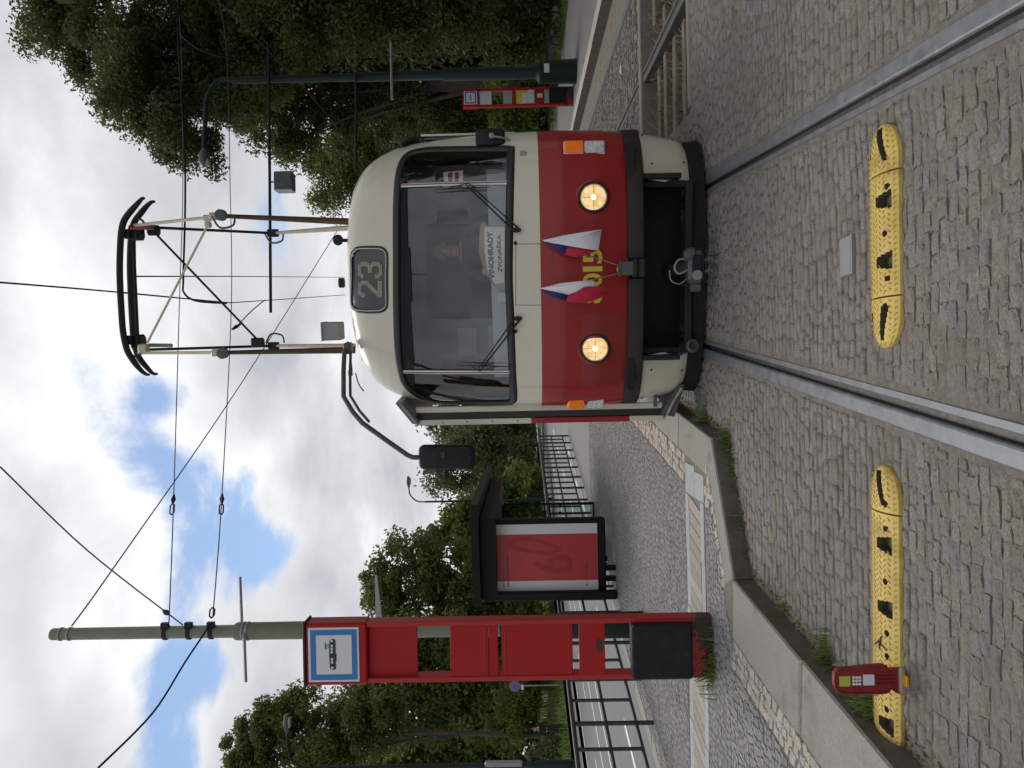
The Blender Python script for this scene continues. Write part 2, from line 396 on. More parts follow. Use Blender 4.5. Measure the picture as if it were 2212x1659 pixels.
# ---- cobbled street (setts), rails
YR = list(np.linspace(-6, 13, 20)) + [18, 26, 40, 80]
def strips(name, parts, m, z):
    """bedding sheet with slots left open for the rails; parts = list of (x0(Y), x1(Y), rows)"""
    V = []; F = []
    for (f0, f1, ys) in parts:
        n = len(V)
        for Y in ys: V += [(f0(Y), Y, z), (f1(Y), Y, z)]
        for j in range(len(ys) - 1): F.append((n + 2 * j, n + 2 * j + 1, n + 2 * j + 3, n + 2 * j + 2))
    o = link_mesh(name, V, F, m); o['kind'] = 'structure'; return o
_h, _l = 0.051, 0.105
_ya = sorted(set(YR + [-12, 2, 3.5, 4.985, 5.5, 6.46])); _yn = [y for y in _ya if y <= 6.46]; _yf = [y for y in _ya if y >= 6.46]
street = strips('cobbled_street', [
    (lambda Y: kerb1(Y) - 0.1, lambda Y: track1(Y) - 0.7225 - _h, _ya), (lambda Y: track1(Y) - 0.7225 + _l, lambda Y: track1(Y) + 0.7225 - _l, _ya),
    (lambda Y: track1(Y) + 0.7225 + _h, lambda Y: track2(Y) - 0.7175 - _h, _yn), (lambda Y: track2(Y) - 0.7175 + _l, lambda Y: track2(Y) + 0.7175 - _l, _yn), (lambda Y: track2(Y) + 0.7175 + _h, lambda Y: 6.6, _yn),
    (lambda Y: track1(Y) + 0.7225 + _h, lambda Y: track1(Y) + 1.42, _yf)], M_sand, -0.0075)
RAILS = [(lambda Y: track1(Y) - 0.7225, 1), (lambda Y: track1(Y) + 0.7225, -1)]
RAILS2 = [(lambda Y: track2(Y) - 0.7175, 1), (lambda Y: track2(Y) + 0.7175, -1)]
TX = np.array([-.5, -.2, .2, .5])
def sett_template():
    V = []
    for j in range(4):
        for i in range(4):
            x, y = TX[i], TX[j]; e = (abs(x) > .4) + (abs(y) > .4)
            if e == 2: x *= .93; y *= .93
            V.append((x, y, 0.0 if e == 0 else (-0.0045 if e == 1 else -0.008)))
    per = [0, 1, 2, 3, 7, 11, 15, 14, 13, 12, 8, 4]
    for k in per: V.append((V[k][0] * 1.04, V[k][1] * 1.04, -0.05))
    F = [(j * 4 + i, j * 4 + i + 1, j * 4 + i + 5, j * 4 + i + 4) for j in range(3) for i in range(3)]
    n = len(per)
    F += [(per[(k + 1) % n], per[k], 16 + k, 16 + (k + 1) % n) for k in range(n)]
    return np.array(V), np.array(F)
ST_V, ST_F = sett_template()
BLK_V = np.array([(-.5, -.5, -.05), (.5, -.5, -.05), (.5, .5, -.05), (-.5, .5, -.05), (-.46, -.46, 0), (.46, -.46, 0), (.46, .46, 0), (-.46, .46, 0)])
BLK_F = np.array([(4, 5, 6, 7), (0, 1, 5, 4), (1, 2, 6, 5), (2, 3, 7, 6), (3, 0, 4, 7)])

def sett_rows(intervals, y0, y1, dep, length, wob=0.004):
    """list of stones (cx, cy, w, d, rot) laid in courses; intervals(Y) -> list of (x0, x1)"""
    out = []; Y = y0; row = 0
    ph = rng.uniform(0, 6.28, 3)
    while Y < y1:
        d = dep * rng.uniform(0.82, 1.2)
        for (a, b) in intervals(Y + d / 2):
            x = a + rng.uniform(-0.5, 0) * length * 0.5
            while x < b - 0.02:
                w = length * rng.uniform(0.68, 1.4)
                xa, xb = max(x, a), min(x + w, b)
                if xb - xa > 0.035:
                    bend = 0.022 * math.sin(xa * 1.7 + ph[0]) + 0.012 * math.sin(xa * 4.1 + ph[1] + Y)
                    out.append(((xa + xb) / 2, Y + d / 2 + bend + rng.normal(0, wob), xb - xa, d, rng.normal(0, 0.035)))
                x += w
        Y += d; row += 1
    return np.array(out)
def stones_mesh(S, tv, tf, gap, zj, jit, tilt=0.03, z0=0.0):
    n = len(S); k = len(tv)
    V = np.repeat(tv[None], n, 0)
    V = V + rng.normal(0, 1, V.shape) * np.array([jit, jit, jit * 0.05])
    w = (S[:, 2] - gap)[:, None]; d = (S[:, 3] - gap)[:, None]
    x = V[:, :, 0] * w; y = V[:, :, 1] * d
    z = V[:, :, 2] + x * rng.normal(0, tilt, (n, 1)) + y * rng.normal(0, tilt, (n, 1)) + rng.normal(0, zj, (n, 1)) + z0
    c, s = np.cos(S[:, 4])[:, None], np.sin(S[:, 4])[:, None]
    W = np.stack([x * c - y * s + S[:, 0:1], x * s + y * c + S[:, 1:2], z], -1).reshape(-1, 3)
    F = (tf[None] + (np.arange(n) * k)[:, None, None]).reshape(-1, tf.shape[1])
    return W, F
def in_view(S, z=0.0, margin=0.02):
    P = np.stack([S[:, 0], S[:, 1], np.full(len(S), z)], -1) - CAM
    f = P @ _F; r_ = P @ _R / f; u_ = P @ _U / f
    return (f > 0.5) & (abs(r_) < 829.5 / FPX + margin) & (abs(u_) < 1106 / FPX + margin)
def lay(parent, S, one, many, m, tv, tf, gap, zj, jit, z0=0.0, keep=300, variants=10):
    """the stones that show largest become objects of their own, the rest one mesh"""
    D = np.hypot(S[:, 0], S[:, 1]); vis = in_view(S, z0)
    order = np.argsort(np.where(vis, D, D + 1000)); near = order[:keep]; rest = order[keep:]
    meshes = []
    for k in range(variants):
        v = tv + rng.normal(0, 1, tv.shape) * np.array([jit, jit, jit * 0.06])
        me = bpy.data.meshes.new(one); me.from_pydata(v.tolist(), [], tf.tolist()); me.materials.append(m); me.update(); meshes.append(me)
    b = base_of(parent)
    for i in near:
        o = bpy.data.objects.new(one, meshes[int(rng.integers(variants))]); COL.objects.link(o); o.parent = parent
        o.location = (S[i, 0] - b[0], S[i, 1] - b[1], z0 + rng.normal(0, zj) - b[2]); o.scale = (S[i, 2] - gap, S[i, 3] - gap, 1.0)
        o.rotation_euler = (rng.normal(0, .025), rng.normal(0, .025), S[i, 4])
    if len(rest):
        W, F = stones_mesh(S[rest], tv, tf, gap, zj, jit, z0=z0)
        o = link_numpy(many, W, F, m, parent); o['kind'] = 'stuff'

def street_iv(Y):
    l, r_ = track1(Y) - 0.7225, track1(Y) + 0.7225
    iv = [(kerb1(Y) + 0.07, l - 0.075), (l + 0.135, r_ - 0.135)]
    if Y < 6.4:
        l2, r2 = track2(Y) - 0.7175, track2(Y) + 0.7175
        iv += [(r_ + 0.075, l2 - 0.07), (l2 + 0.12, r2 - 0.12)]
    else: iv += [(r_ + 0.075, r_ + 0.62)]
    return iv
S = sett_rows(street_iv, 0.9, 9.5, 0.058, 0.102)
lay(street, S, 'cobblestone', 'cobblestones', M_cob, ST_V, ST_F, 0.006, 0.0022, 0.04)

M_rail = mat('rail_steel', (0.175, 0.185, 0.205), 0.42, metal=0.35, var=0.2, vscale=12, bump=0.15, bscale=200, rvar=0.1)
M_rail_d = mat('rail_dark', (0.085, 0.08, 0.078), 0.5, metal=0.5, var=0.4, vscale=30)
def make_rail(f, side, ys, label, raised=0.0, group='grooved tram rails', hm=None):
    base = (f(ys[0]), ys[0], 0); e = empty('tram_rail', base, label, 'rail', group)
    def strip(prof, name, m):
        V = []; F = []; n = len(prof)
        for Y in ys:
            for (a, z) in prof: V.append((f(Y) + side * a, Y, z + raised))
        for j in range(len(ys) - 1):
            for i in range(n - 1):
                q = (j * n + i, j * n + i + 1, (j + 1) * n + i + 1, (j + 1) * n + i); F.append(q if side > 0 else q[::-1])
        link_mesh(name, V, F, m, e)
    strip([(-.052, -.16), (-.052, -.010), (-.046, .001), (-.040, .004), (.018, .004), (.026, .001), (.031, -.008)], 'rail_head', hm or M_rail)
    strip([(.031, -.008), (.034, -.036), (.066, -.036), (.070, -.010)], 'rail_groove', M_rail_d)
    strip([(.070, -.010), (.074, .0), (.102, .0), (.106, -.010), (.106, -.16)], 'rail_lip', M_rail)
    return e
make_rail(*RAILS[0], YR, 'worn steel grooved rail set in cobbles, on the bus-shelter side of the tram track')
make_rail(*RAILS[1], YR, 'worn steel grooved rail set in cobbles, on the woodland side of the tram track')
make_rail(*RAILS2[0], YR, 'dark steel rail of the empty track, crossing the earth-filled pit beside the tram', hm=mat('rail_unused', (0.10, 0.104, 0.112), 0.5, metal=0.3, var=0.3, vscale=10))
make_rail(*RAILS2[1], YR, 'thin steel rail of the empty track, closest to the opposite platform kerb')

# ---- opposite track: earth pit with timbers, then paved track
def pit_x(Y): return (track1(Y) + 1.42, 6.45)
pit = sheet('track_pit', lambda Y: (track1(Y) + 1.30, 7.2), [6.44, 7.2, 8.0, 8.75], lambda x, Y: -0.21 + 0.02 * math.sin(x * 5 + Y * 3), M_dirt, nx=30)
M_timber = mat('old_timber', (0.15, 0.128, 0.10), 0.85, var=0.4, vscale=6, bump=0.8, bscale=40)
M_granite = mat('granite_kerb', (0.20, 0.178, 0.155), 0.8, var=0.2, vscale=20, bump=0.6, bscale=120)
def edge_beam(y, x0, x1, z, name, label, w=0.14, h=0.22):
    mb = MB()
    mb.box(((x0 + x1) / 2, y, z - h / 2), (x1 - x0, w, h), bev=0.012)
    return tag(mb.build(name, M_granite), label, 'kerb')
edge_beam(6.45, 2.47, 6.4, 0.012, 'edge_stone', 'long low granite edging between the cobbles and the earth pit', 0.10)
edge_beam(8.82, 2.75, 6.9, 0.035, 'edge_stone', 'granite edging on the far rim of the earth pit, before the paved track', 0.16, 0.28)
TL = ['grey timber in the earth pit, tram side, closest to the cobble edging', 'grey timber in the earth pit, tram side, second from the cobble edging', 'grey timber in the earth pit, tram side, second from the far granite rim', 'grey timber in the earth pit, tram side, lying along the far granite rim', 'timber in the earth pit past the dark rail, closest to the cobble edging', 'timber in the earth pit past the dark rail, second from the cobble edging', 'timber in the earth pit past the dark rail, second from the far granite rim', 'timber in the earth pit past the dark rail, lying along the far granite rim', 'short timber in the earth pit directly beneath the dark rail']
for k, (x, y, l, a) in enumerate([(3.15, 7.05, 1.3, 0.02), (3.05, 7.45, 1.5, -0.03), (3.3, 7.85, 1.7, 0.02), (3.2, 8.3, 1.5, 0.0), (5.2, 7.1, 1.9, 0.02), (5.2, 7.5, 2.0, -0.02), (5.25, 7.95, 2.0, 0.02), (5.2, 8.4, 2.0, 0.0), (4.3, 6.8, 1.0, 0.05)]):
    mb = MB(); mb.box((0, 0, 0), (l, 0.13, 0.12), bev=0.01); o = mb.build('timber_sleeper', M_timber)
    o.location = (x, y, -0.15 + 0.01 * (k % 3)); o.rotation_euler = (0.02 * (k % 2), 0.01, a)
    tag(o, TL[k], 'sleeper', 'timbers in the track pit')
_yp = sorted(set([y for y in YR if y > 8.74] + [8.74, 11]))
paved2 = strips('paved_track', [(lambda Y: track1(Y) + 1.25, lambda Y: track2(Y) - 0.7175 - _h, _yp), (lambda Y: track2(Y) - 0.7175 + _l, lambda Y: track2(Y) + 0.7175 - _l, _yp), (lambda Y: track2(Y) + 0.7175 + _h, lambda Y: 6.12 + 0.035 * (Y - 11.3), _yp)], M_sand, -0.010)
def tr2_iv(Y):
    l, r_ = track2(Y) - 0.7175, track2(Y) + 0.7175
    return [(track1(Y) + 1.3, l - .06), (l + .12, r_ - .12)]
S = sett_rows(tr2_iv, 8.92, 24, 0.085, 0.10)
lay(paved2, S, 'paving_sett', 'paving_setts', M_mos2, BLK_V, BLK_F, 0.014, 0.004, 0.05, keep=300)
fp_l = lambda Y: 6.1 + 0.035 * (Y - 11.3)
far_platform = sheet('far_platform', lambda Y: (fp_l(Y) + 0.26, fp_l(Y) + 3.5), [3, 8, 12, 16, 20, 30, 60, 90], lambda x, Y: 0.15, M_asph2, nx=4)
mbk = None
for i, Y in enumerate(np.arange(4.0, 60, 1.5)):
    mb = MB(); a, b = fp_l(Y), fp_l(Y + 1.49)
    mb.prism([(a, Y, -.1), (a + .28, Y, -.1), (b + .28, Y + 1.49, -.1), (b, Y + 1.49, -.1)], (0, 0, .262 + 0.003 * (i % 3)))
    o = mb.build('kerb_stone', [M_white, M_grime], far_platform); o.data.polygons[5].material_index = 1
verge = sheet('grass_verge', lambda Y: (fp_l(Y) + 3.48, fp_l(Y) + 5.0), [3, 10, 16, 22, 30, 60, 90], lambda x, Y: 0.16 + 0.05 * math.sin(x * 2 + Y), M_grass, nx=6)
rpath = sheet('footpath', lambda Y: (fp_l(Y) + 4.95, fp_l(Y) + 6.6), [3, 10, 16, 22, 30, 60, 90], lambda x, Y: 0.20, M_path, nx=3)
wood = sheet('woodland_ground', lambda Y: (fp_l(Y) + 6.5, 80), [3, 8, 14, 20, 28, 40, 60, 90, 140], lambda x, Y: 0.17 + 0.08 * max(x - fp_l(Y) - 7.0, 0) ** 1.05 + 0.1 * math.sin(x * .9 + Y * .7), M_wood_floor, nx=30)
clearing = sheet('meadow', lambda Y: (-2.0 + 0.131 * Y, fp_l(Y) + 3.4), [60, 70, 90, 140], lambda x, Y: 0.17, M_grass, nx=5)

# ---- near platform with kerbs, pale setts, mosaic, signal strip
platform = sheet('platform', lambda Y: (plat_left(Y) if Y < 22.5 else -1.97 + (Y - 22.5) * .131, kerb1(Y) - 0.02), [-4, 0, 2, 3.5, 4.985, 5.3, 5.55, 6, 8, 12, 16, 20, 22.5, 30, 44], lambda x, Y: PLAT - 0.0062, M_sand, nx=5)
def kerb_run(p0, p1, width, n, name='kerb_stone', m=M_conc, drop=0.0):
    p0, p1 = np.array(p0, float), np.array(p1, float); t = (p1 - p0) / np.linalg.norm(p1 - p0); nrm = np.array([-t[1], t[0]])
    L = np.linalg.norm(p1 - p0)
    for i in range(n):
        a, b = p0 + t * (L * i / n + 0.003), p0 + t * (L * (i + 1) / n - 0.003)
        dz = 0.004 * math.sin(i * 2.3) - drop
        mb = MB(); q = [a, b, b + nrm * width, a + nrm * width]
        inset = 0.012
        lo = [(*p, -0.12) for p in q]; c = sum(q) / 4
        mid = [(*p, PLAT - 0.014 + dz) for p in q]
        top = [(*(p + (c - p) / np.linalg.norm(c - p) * inset * 1.5), PLAT + dz) for p in q]
        V = lo + mid + top; F = [(3, 2, 1, 0), (8, 9, 10, 11)]
        for r in (0, 4):
            for k in range(4): F.append((r + k, r + (k + 1) % 4, r + 4 + (k + 1) % 4, r + 4 + k))
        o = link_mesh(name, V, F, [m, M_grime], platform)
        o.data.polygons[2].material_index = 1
kerb_run((kerb1(0.2), 0.2), (-1.40, 4.985), 0.42, 4)
kerb_run((-1.40, 4.985), (-0.45, 5.5), 0.20, 1, drop=0.002)
kerb_run((-0.45, 5.5), (kerb1(29.5), 29.5), 0.32, 22)
# pale sett rows behind the kerb
def sett_band(p0, p1, off, rows, dep, length):
    p0, p1 = np.array(p0, float), np.array(p1, float); t = (p1 - p0) / np.linalg.norm(p1 - p0); nrm = np.array([-t[1], t[0]]); L = np.linalg.norm(p1 - p0)
    ang = math.atan2(t[1], t[0]); out = []
    for r in range(rows):
        x = rng.uniform(-.06, 0)
        while x < L:
            w = length * rng.uniform(.75, 1.3); a, b = max(x, 0), min(x + w, L)
            if b - a > .03:
                c = p0 + t * (a + b) / 2 + nrm * (off + dep * (r + .5)); out.append((c[0], c[1], b - a, dep, ang + rng.normal(0, .03)))
            x += w
    return out
S = sett_band((kerb1(0.2), 0.2), (-1.40, 4.985), 0.43, 3, 0.07, 0.08) + sett_band((-0.45, 5.5), (kerb1(13), 13), 0.33, 3, 0.085, 0.10) + sett_band((-1.40, 4.985), (-0.55, 5.446), 0.215, 1, 0.075, 0.09)
S = [q for q in S if not (q[1] > 5.70 and q[1] < 6.42)]
lay(platform, np.array(S), 'pale_sett', 'pale_setts', M_white, ST_V, ST_F, 0.008, 0.003, 0.05, z0=PLAT + 0.002)
# signal strip
SY0, SY1 = 5.74, 6.38
def slab(x0, x1, y0, y1, m, name, shear=0.0, z=PLAT):
    mb = MB(); g = 0.003
    P = [(x0 + g, y0 + g), (x1 - g, y0 + g), (x1 - g + shear, y1 - g), (x0 + g + shear, y1 - g)]
    mb.prism([(*p, z - .05) for p in P], (0, 0, .052 + 0.002 * math.sin(x0 * 7))); return mb.build(name, m, platform)
for x in np.arange(-6.0, -1.4, 0.5):
    slab(x, x + .5, SY0, SY0 + .12, M_slab, 'border_slab'); slab(x, x + .5, SY1 - .13, SY1, M_slab, 'border_slab')
slab(-1.0, -0.77, SY0, SY0 + 0.30, M_slab, 'paving_slab'); slab(-1.0, -0.73, SY0 + 0.30, SY1, M_slab, 'paving_slab')
for x in np.arange(-5.9, -1.16, 0.112): slab(x, x + .112, SY0 + .12, SY1 - .13, M_tile, 'tactile_tile', shear=0.075)
# fine mosaic paving
def mos_iv(Y):
    r_ = kerb1(Y)
    if Y < 4.985: r_ -= 0.43 + 0.22
    elif Y < 5.55: r_ = -1.40 + (Y - 4.985) / 0.515 * 0.95 - 0.62
    else: r_ -= 0.33 + 0.265
    l = plat_left(Y)
    if SY0 - 0.02 < Y < SY1 + 0.02: return [(l, -6.0)] if l < -6 else []
    return [(l, r_)]
S = sett_rows(mos_iv, 0.8, 15.5, 0.048, 0.058, wob=0.003)
S = S[in_view(S, PLAT, 0.45)]
lay(platform, S, 'mosaic_stone', 'mosaic_stones', M_mos, BLK_V, BLK_F, 0.0035, 0.0012, 0.03, z0=PLAT)
sheet('mosaic_far', lambda Y: (plat_left(Y) if Y < 22.5 else -1.97 + (Y - 22.5) * .131, kerb1(Y) - 0.58), [15.5, 18, 20, 22.5, 30, 44], lambda x, Y: PLAT - 0.004, M_mos, nx=3, parent=platform, kind=None)
# road-side kerb of the platform
for i, Y in enumerate(np.arange(0, 22, 1.2)):
    mb = MB(); a, b = plat_left(Y), plat_left(Y + 1.19)
    mb.prism([(a - .16, Y, -.2), (a + .02, Y, -.2), (b + .02, Y + 1.19, -.2), (b - .16, Y + 1.19, -.2)], (0, 0, .2 + PLAT + 0.004 * (i % 3))); mb.build('kerb_stone', M_conc, platform)

# ------------------------------------------------------------------ the tram
TH = math.atan(0.131)
K = 0.955
TY = 6.05 * K
TO = np.array([track1(TY), TY, 0.0])
def zk(z): return 1.58 + (z - 1.58) * K
class MBK(MB):
    '''literal coordinates of the first survey, brought to the measured size'''
    def build(s, *a, **k):
        s.V = [(v[0] * K, v[1] * K, zk(v[2])) for v in s.V]; return MB.build(s, *a, **k)

tram = empty('tram', TO, 'red and cream number 23 tram with lit headlights standing on the cobbled track', 'tram', rz=-TH)
_ca, _sa = math.cos(TH), math.sin(TH)
def to_tram(p):
    q = np.asarray(p, float) - TO; return np.array([q[0] * _ca - q[1] * _sa, q[0] * _sa + q[1] * _ca, q[2]])
def dir_tram(d): return np.array([d[0] * _ca - d[1] * _sa, d[0] * _sa + d[1] * _ca, d[2]])
def from_tram(q): return TO + np.array([q[0] * _ca + q[1] * _sa, -q[0] * _sa + q[1] * _ca, q[2]])
CL = to_tram(CAM)
PROF = np.array([  # z, set-back of the nose, half width
    (0.08, .20, 1.10), (0.20, .13, 1.17), (0.40, .07, 1.21), (0.64, .03, 1.235), (0.90, .0, 1.245), (1.20, .0, 1.25), (1.40, .012, 1.25), (1.62, .035, 1.25), (2.0, .11, 1.245), (2.3, .18, 1.232),
    (2.55, .25, 1.215), (2.70, .29, 1.185), (2.82, .322, 1.145), (2.92, .352, 1.095), (3.0, .385, 1.04), (3.07, .425, .965), (3.125, .475, .875), (3.165, .545, .76), (3.19, .63, .62), (3.205, .74, .42), (3.213, .90, 0.05)])
PROF[:, 0] = np.where(PROF[:, 0] > .3, zk(PROF[:, 0]), PROF[:, 0]); PROF[:, 1] *= K; PROF[:, 2] *= K
NEXP, LC = 2.5, 0.56 * K
def prof(z): return np.interp(z, PROF[:, 0], PROF[:, 1]), np.interp(z, PROF[:, 0], PROF[:, 2])
def SF(lx, z):
    d0, W = prof(z); q = min(abs(lx) / W, 0.9999); return d0 + LC * (1 - (1 - q ** NEXP) ** (1 / NEXP))
def TF(x, y, off=0.0):
    """photo pixel -> point on the tram's nose (tram frame), off = metres proud of the skin"""
    dr = dir_tram(ray_dir(x, y)); d = 0.1
    for _ in range(25):
        t = (d - CL[1]) / dr[1]; p = CL + dr * t; d = 0.5 * d + 0.5 * (SF(p[0], p[2]) - off)
    return p
def TD(x, y, d):
    """photo pixel -> point at set-back d in the tram frame"""
    dr = dir_tram(ray_dir(x, y)); return CL + dr * ((d - CL[1]) / dr[1])
def NRM(lx, z, e=0.004):
    a = (SF(lx + e, z) - SF(lx - e, z)) / (2 * e); b = (SF(lx, z + e) - SF(lx, z - e)) / (2 * e); n = np.array([a, -1.0, b]); return n / np.linalg.norm(n)
def SP(lx, z, off=0.0): return np.array([lx, SF(lx, z), z]) + NRM(lx, z) * off

M_cream = mat('cream_paint', (0.555, 0.525, 0.425), 0.32, var=0.03, vscale=3, coat=0.5, bump=0.02, bscale=6, dirt=(0.48, 0.45, 0.37), dirt_scale=1.3, dirt_lo=0.55, dirt_hi=0.8)
M_red = mat('red_paint', (0.275, 0.0085, 0.011), 0.30, var=0.08, vscale=2.5, coat=0.25, spec=0.35, bump=0.02, bscale=6, dirt=(0.23, 0.013, 0.016), dirt_scale=1.5)
M_rub = mat('black_rubber', (0.012, 0.012, 0.014), 0.45, var=0.2, vscale=20)
M_blk = mat('black_metal', (0.010, 0.010, 0.012), 0.55, var=0.3, vscale=20, spec=0.3)
M_uf = mat('underframe_grey', (0.018, 0.019, 0.021), 0.7, var=0.3, vscale=14, spec=0.25)
M_skirt = mat('skirt_rubber', (0.014, 0.014, 0.013), 0.8, var=0.3, vscale=12, spec=0.2)
M_bump = mat('brown_black_bumper', (0.026, 0.019, 0.018), 0.55, var=0.15, vscale=10, spec=0.25)
M_grey = mat('grey_metal', (0.22, 0.225, 0.23), 0.5, var=0.1, vscale=10)
M_dgrey = mat('dark_grey_metal', (0.07, 0.072, 0.078), 0.55, var=0.25, vscale=14)
M_chrome = mat('chrome', (0.75, 0.75, 0.76), 0.15, metal=1.0)
M_trim = mat('white_trim', (0.62, 0.60, 0.58), 0.35)
M_redtrim = mat('red_trim', (0.20, 0.02, 0.03), 0.4)
M_glass = glass_mat('windscreen_glass', (0.95, 0.965, 0.97), 1.5, 0.035)
M_wood = mat('brown_wood', (0.22, 0.10, 0.045), 0.5, var=0.25, vscale=8)
M_brass = mat('cream_tube_paint', (0.52, 0.44, 0.33), 0.45, var=0.15, vscale=8)
M_yel = mat('number_yellow', (0.72, 0.55, 0.03), 0.45)

def ringpts(z, n):
    """nose outline at height z, evenly spaced along its length"""
    d0, W = prof(z); t = np.linspace(-math.pi / 2, math.pi / 2, 801)
    x = W * np.sign(np.sin(t)) * np.abs(np.sin(t)) ** (2 / NEXP); d = d0 + LC * (1 - np.abs(np.cos(t)) ** (2 / NEXP))
    s = np.concatenate([[0], np.cumsum(np.hypot(np.diff(x), np.diff(d)))]); g = np.linspace(0, s[-1], n)
    return np.interp(g, s, x), np.interp(g, s, d)
def inside(poly, x, z):
    c = False; n = len(poly); j = n - 1
    for i in range(n):
        xi, zi = poly[i]; xj, zj = poly[j]
        if (zi > z) != (zj > z) and x < (xj - xi) * (z - zi) / (zj - zi) + xi: c = not c
        j = i
    return c
WS_PX = [(855.6, 397), (861, 362), (871, 339), (888, 326), (922, 319), (960, 317.5), (1030, 316.5), (1094, 316), (1104, 317.5), (1106, 323), (1105, 420), (1105, 520), (1105, 603), (1107, 683), (1110, 812), (1112, 862), (1107, 872), (1095, 874), (1030, 874), (954, 870.5), (911, 862), (888, 849), (871, 830), (862, 800), (856, 748), (851.5, 640), (851.3, 548), (852.5, 460)]
WS = [TF(*p) for p in WS_PX]
WSP = [(p[0], p[2]) for p in WS]
DW_PX = [(760, 545), (757, 560), (757, 604), (757, 650), (760, 664), (768, 672), (782, 674.5), (800, 675.5), (822, 674), (833, 668), (837, 655), (837, 604), (837, 555), (834, 542), (826, 535), (812, 533), (790, 533), (770, 535)]
DW = [TF(*p) for p in DW_PX]; DWP = [(p[0], p[2]) for p in DW]

def skin(rows, cols, keep, name, m, parent=tram, off=0.0, inset=0.0):
    V = []; idx = []
    for z in rows:
        xs, ds = ringpts(z, cols)
        for x, d in zip(xs, ds): V.append((x, d + inset, z))
    F = []; nr = len(rows)
    for j in range(nr - 1):
        for i in range(cols - 1):
            q = (j * cols + i, j * cols + i + 1, (j + 1) * cols + i + 1, (j + 1) * cols + i)
            if keep(V, q): F.append(q)
    used = sorted({i for f in F for i in f}); mp = {o: n for n, o in enumerate(used)}
    return link_mesh(name, [V[i] for i in used], [tuple(mp[i] for i in f) for f in F], m, parent, local=True, smooth=True)
NC = 151
rows_red = list(np.linspace(zk(0.64), zk(1.395), 30)); rows_cr = list(np.linspace(zk(1.395), zk(3.0), 92)) + [zk(q) for q in (3.03, 3.06, 3.09, 3.115, 3.135, 3.15, 3.165, 3.178, 3.188, 3.196, 3.203, 3.209, 3.213)]
def keep_body(V, q):
    pts = [V[i] for i in q]
    if all(p[2] < 2.68 and p[1] < 0.95 and inside(WSP, p[0], p[2]) for p in pts): return False
    if all(p[2] > 2.62 and inside(DWP, p[0], p[2]) for p in pts): return False
    return True
skin(rows_cr, NC, keep_body, 'upper_body', M_cream)
skin(rows_red, NC, lambda V, q: True, 'lower_body', M_red)
# dividers, in the (lx, z) plane
def div_line(px):
    P = [TF(*p) for p in px]; return [(p[0], p[2]) for p in P]
DR = div_line([(862, 401), (1106, 394)]); DL = div_line([(864, 803), (1110, 804)])
def dx(D, z): return D[0][0] + (D[1][0] - D[0][0]) * (z - D[0][1]) / (D[1][1] - D[0][1])
def pane(lo, hi):
    def k(V, q):
        c = np.mean([V[i] for i in q], 0)
        if not any(inside(WSP, V[i][0], V[i][2]) and V[i][1] < .95 for i in q): return False
        return lo(c[2]) <= c[0] < hi(c[2])
    return k
rows_g = [z for z in rows_cr if 1.55 < z < 2.70]
for lo, hi in ((lambda z: -9, lambda z: dx(DL, z)), (lambda z: dx(DL, z), lambda z: dx(DR, z)), (lambda z: dx(DR, z), lambda z: 9)):
    skin(rows_g, NC, pane(lo, hi), 'windscreen_pane', M_glass, inset=0.014)
def keep_band(V, q):
    c = np.mean([V[i] for i in q], 0)
    return any(inside(WSP, V[i][0], V[i][2]) for i in q) and c[1] < .95 and c[2] > 2.50 + .03 * abs(c[0])
skin(rows_g, NC, keep_band, 'windscreen_header', mat('header_black', (0.010, 0.010, 0.012), 0.6, spec=.2), inset=0.006)
def loop_sweep(pts2, a, b, name, m, parent=tram, off=0.0, closed=True, n=8, shift=0.0):
    """soft rectangular bead along a loop of (lx, z) points on the skin; shift moves it inward"""
    P = [np.array([p[0], 0, p[1]]) for p in pts2]
    Q = smooth_path(P + [P[0]], 5)[:-1] if closed else smooth_path(P, 5)
    pts = [SP(q[0], q[2], off) for q in Q]; k = len(pts); V = []
    for i in range(k):
        t = (pts[(i + 1) % k] - pts[(i - 1) % k]) if closed else (pts[min(i + 1, k - 1)] - pts[max(i - 1, 0)]); t /= np.linalg.norm(t)
        nn = NRM(Q[i][0], Q[i][2]); s = np.cross(t, nn); s /= np.linalg.norm(s)
        for j in range(n):
            g = 2 * math.pi * j / n; V.append(pts[i] + s * (a * math.cos(g) + shift) + nn * b * math.sin(g))
    F = []
    for i in range(k if closed else k - 1):
        for j in range(n): F.append((i * n + j, i * n + (j + 1) % n, ((i + 1) % k) * n + (j + 1) % n, ((i + 1) % k) * n + j))
    if not closed: F += [tuple(range(n - 1, -1, -1)), tuple((k - 1) * n + j for j in range(n))]
    return link_mesh(name, V, F, m, parent, local=True, smooth=True)
cen = np.mean(WSP, 0)
def shrink(P, m_):
    c = np.mean(P, 0); out = []
    for p in P:
        v = np.array(p) - c; L = np.linalg.norm(v); out.append(tuple(c + v * (1 - m_ / L)))
    return out
seal = loop_sweep(shrink(WSP, 0.022), 0.034, 0.016, 'windscreen_seal', M_rub)
for D in (DR, DL):
    ln = [(dx(D, z), z) for z in np.linspace(D[0][1] - 0.015, D[1][1] + 0.02, 10)]
    o = loop_sweep(ln, 0.017, 0.008, 'glazing_bar', M_trim, off=0.0, closed=False)
    loop_sweep(ln, 0.005, 0.006, 'bar_inlay', M_redtrim, parent=o, off=0.006, closed=False)
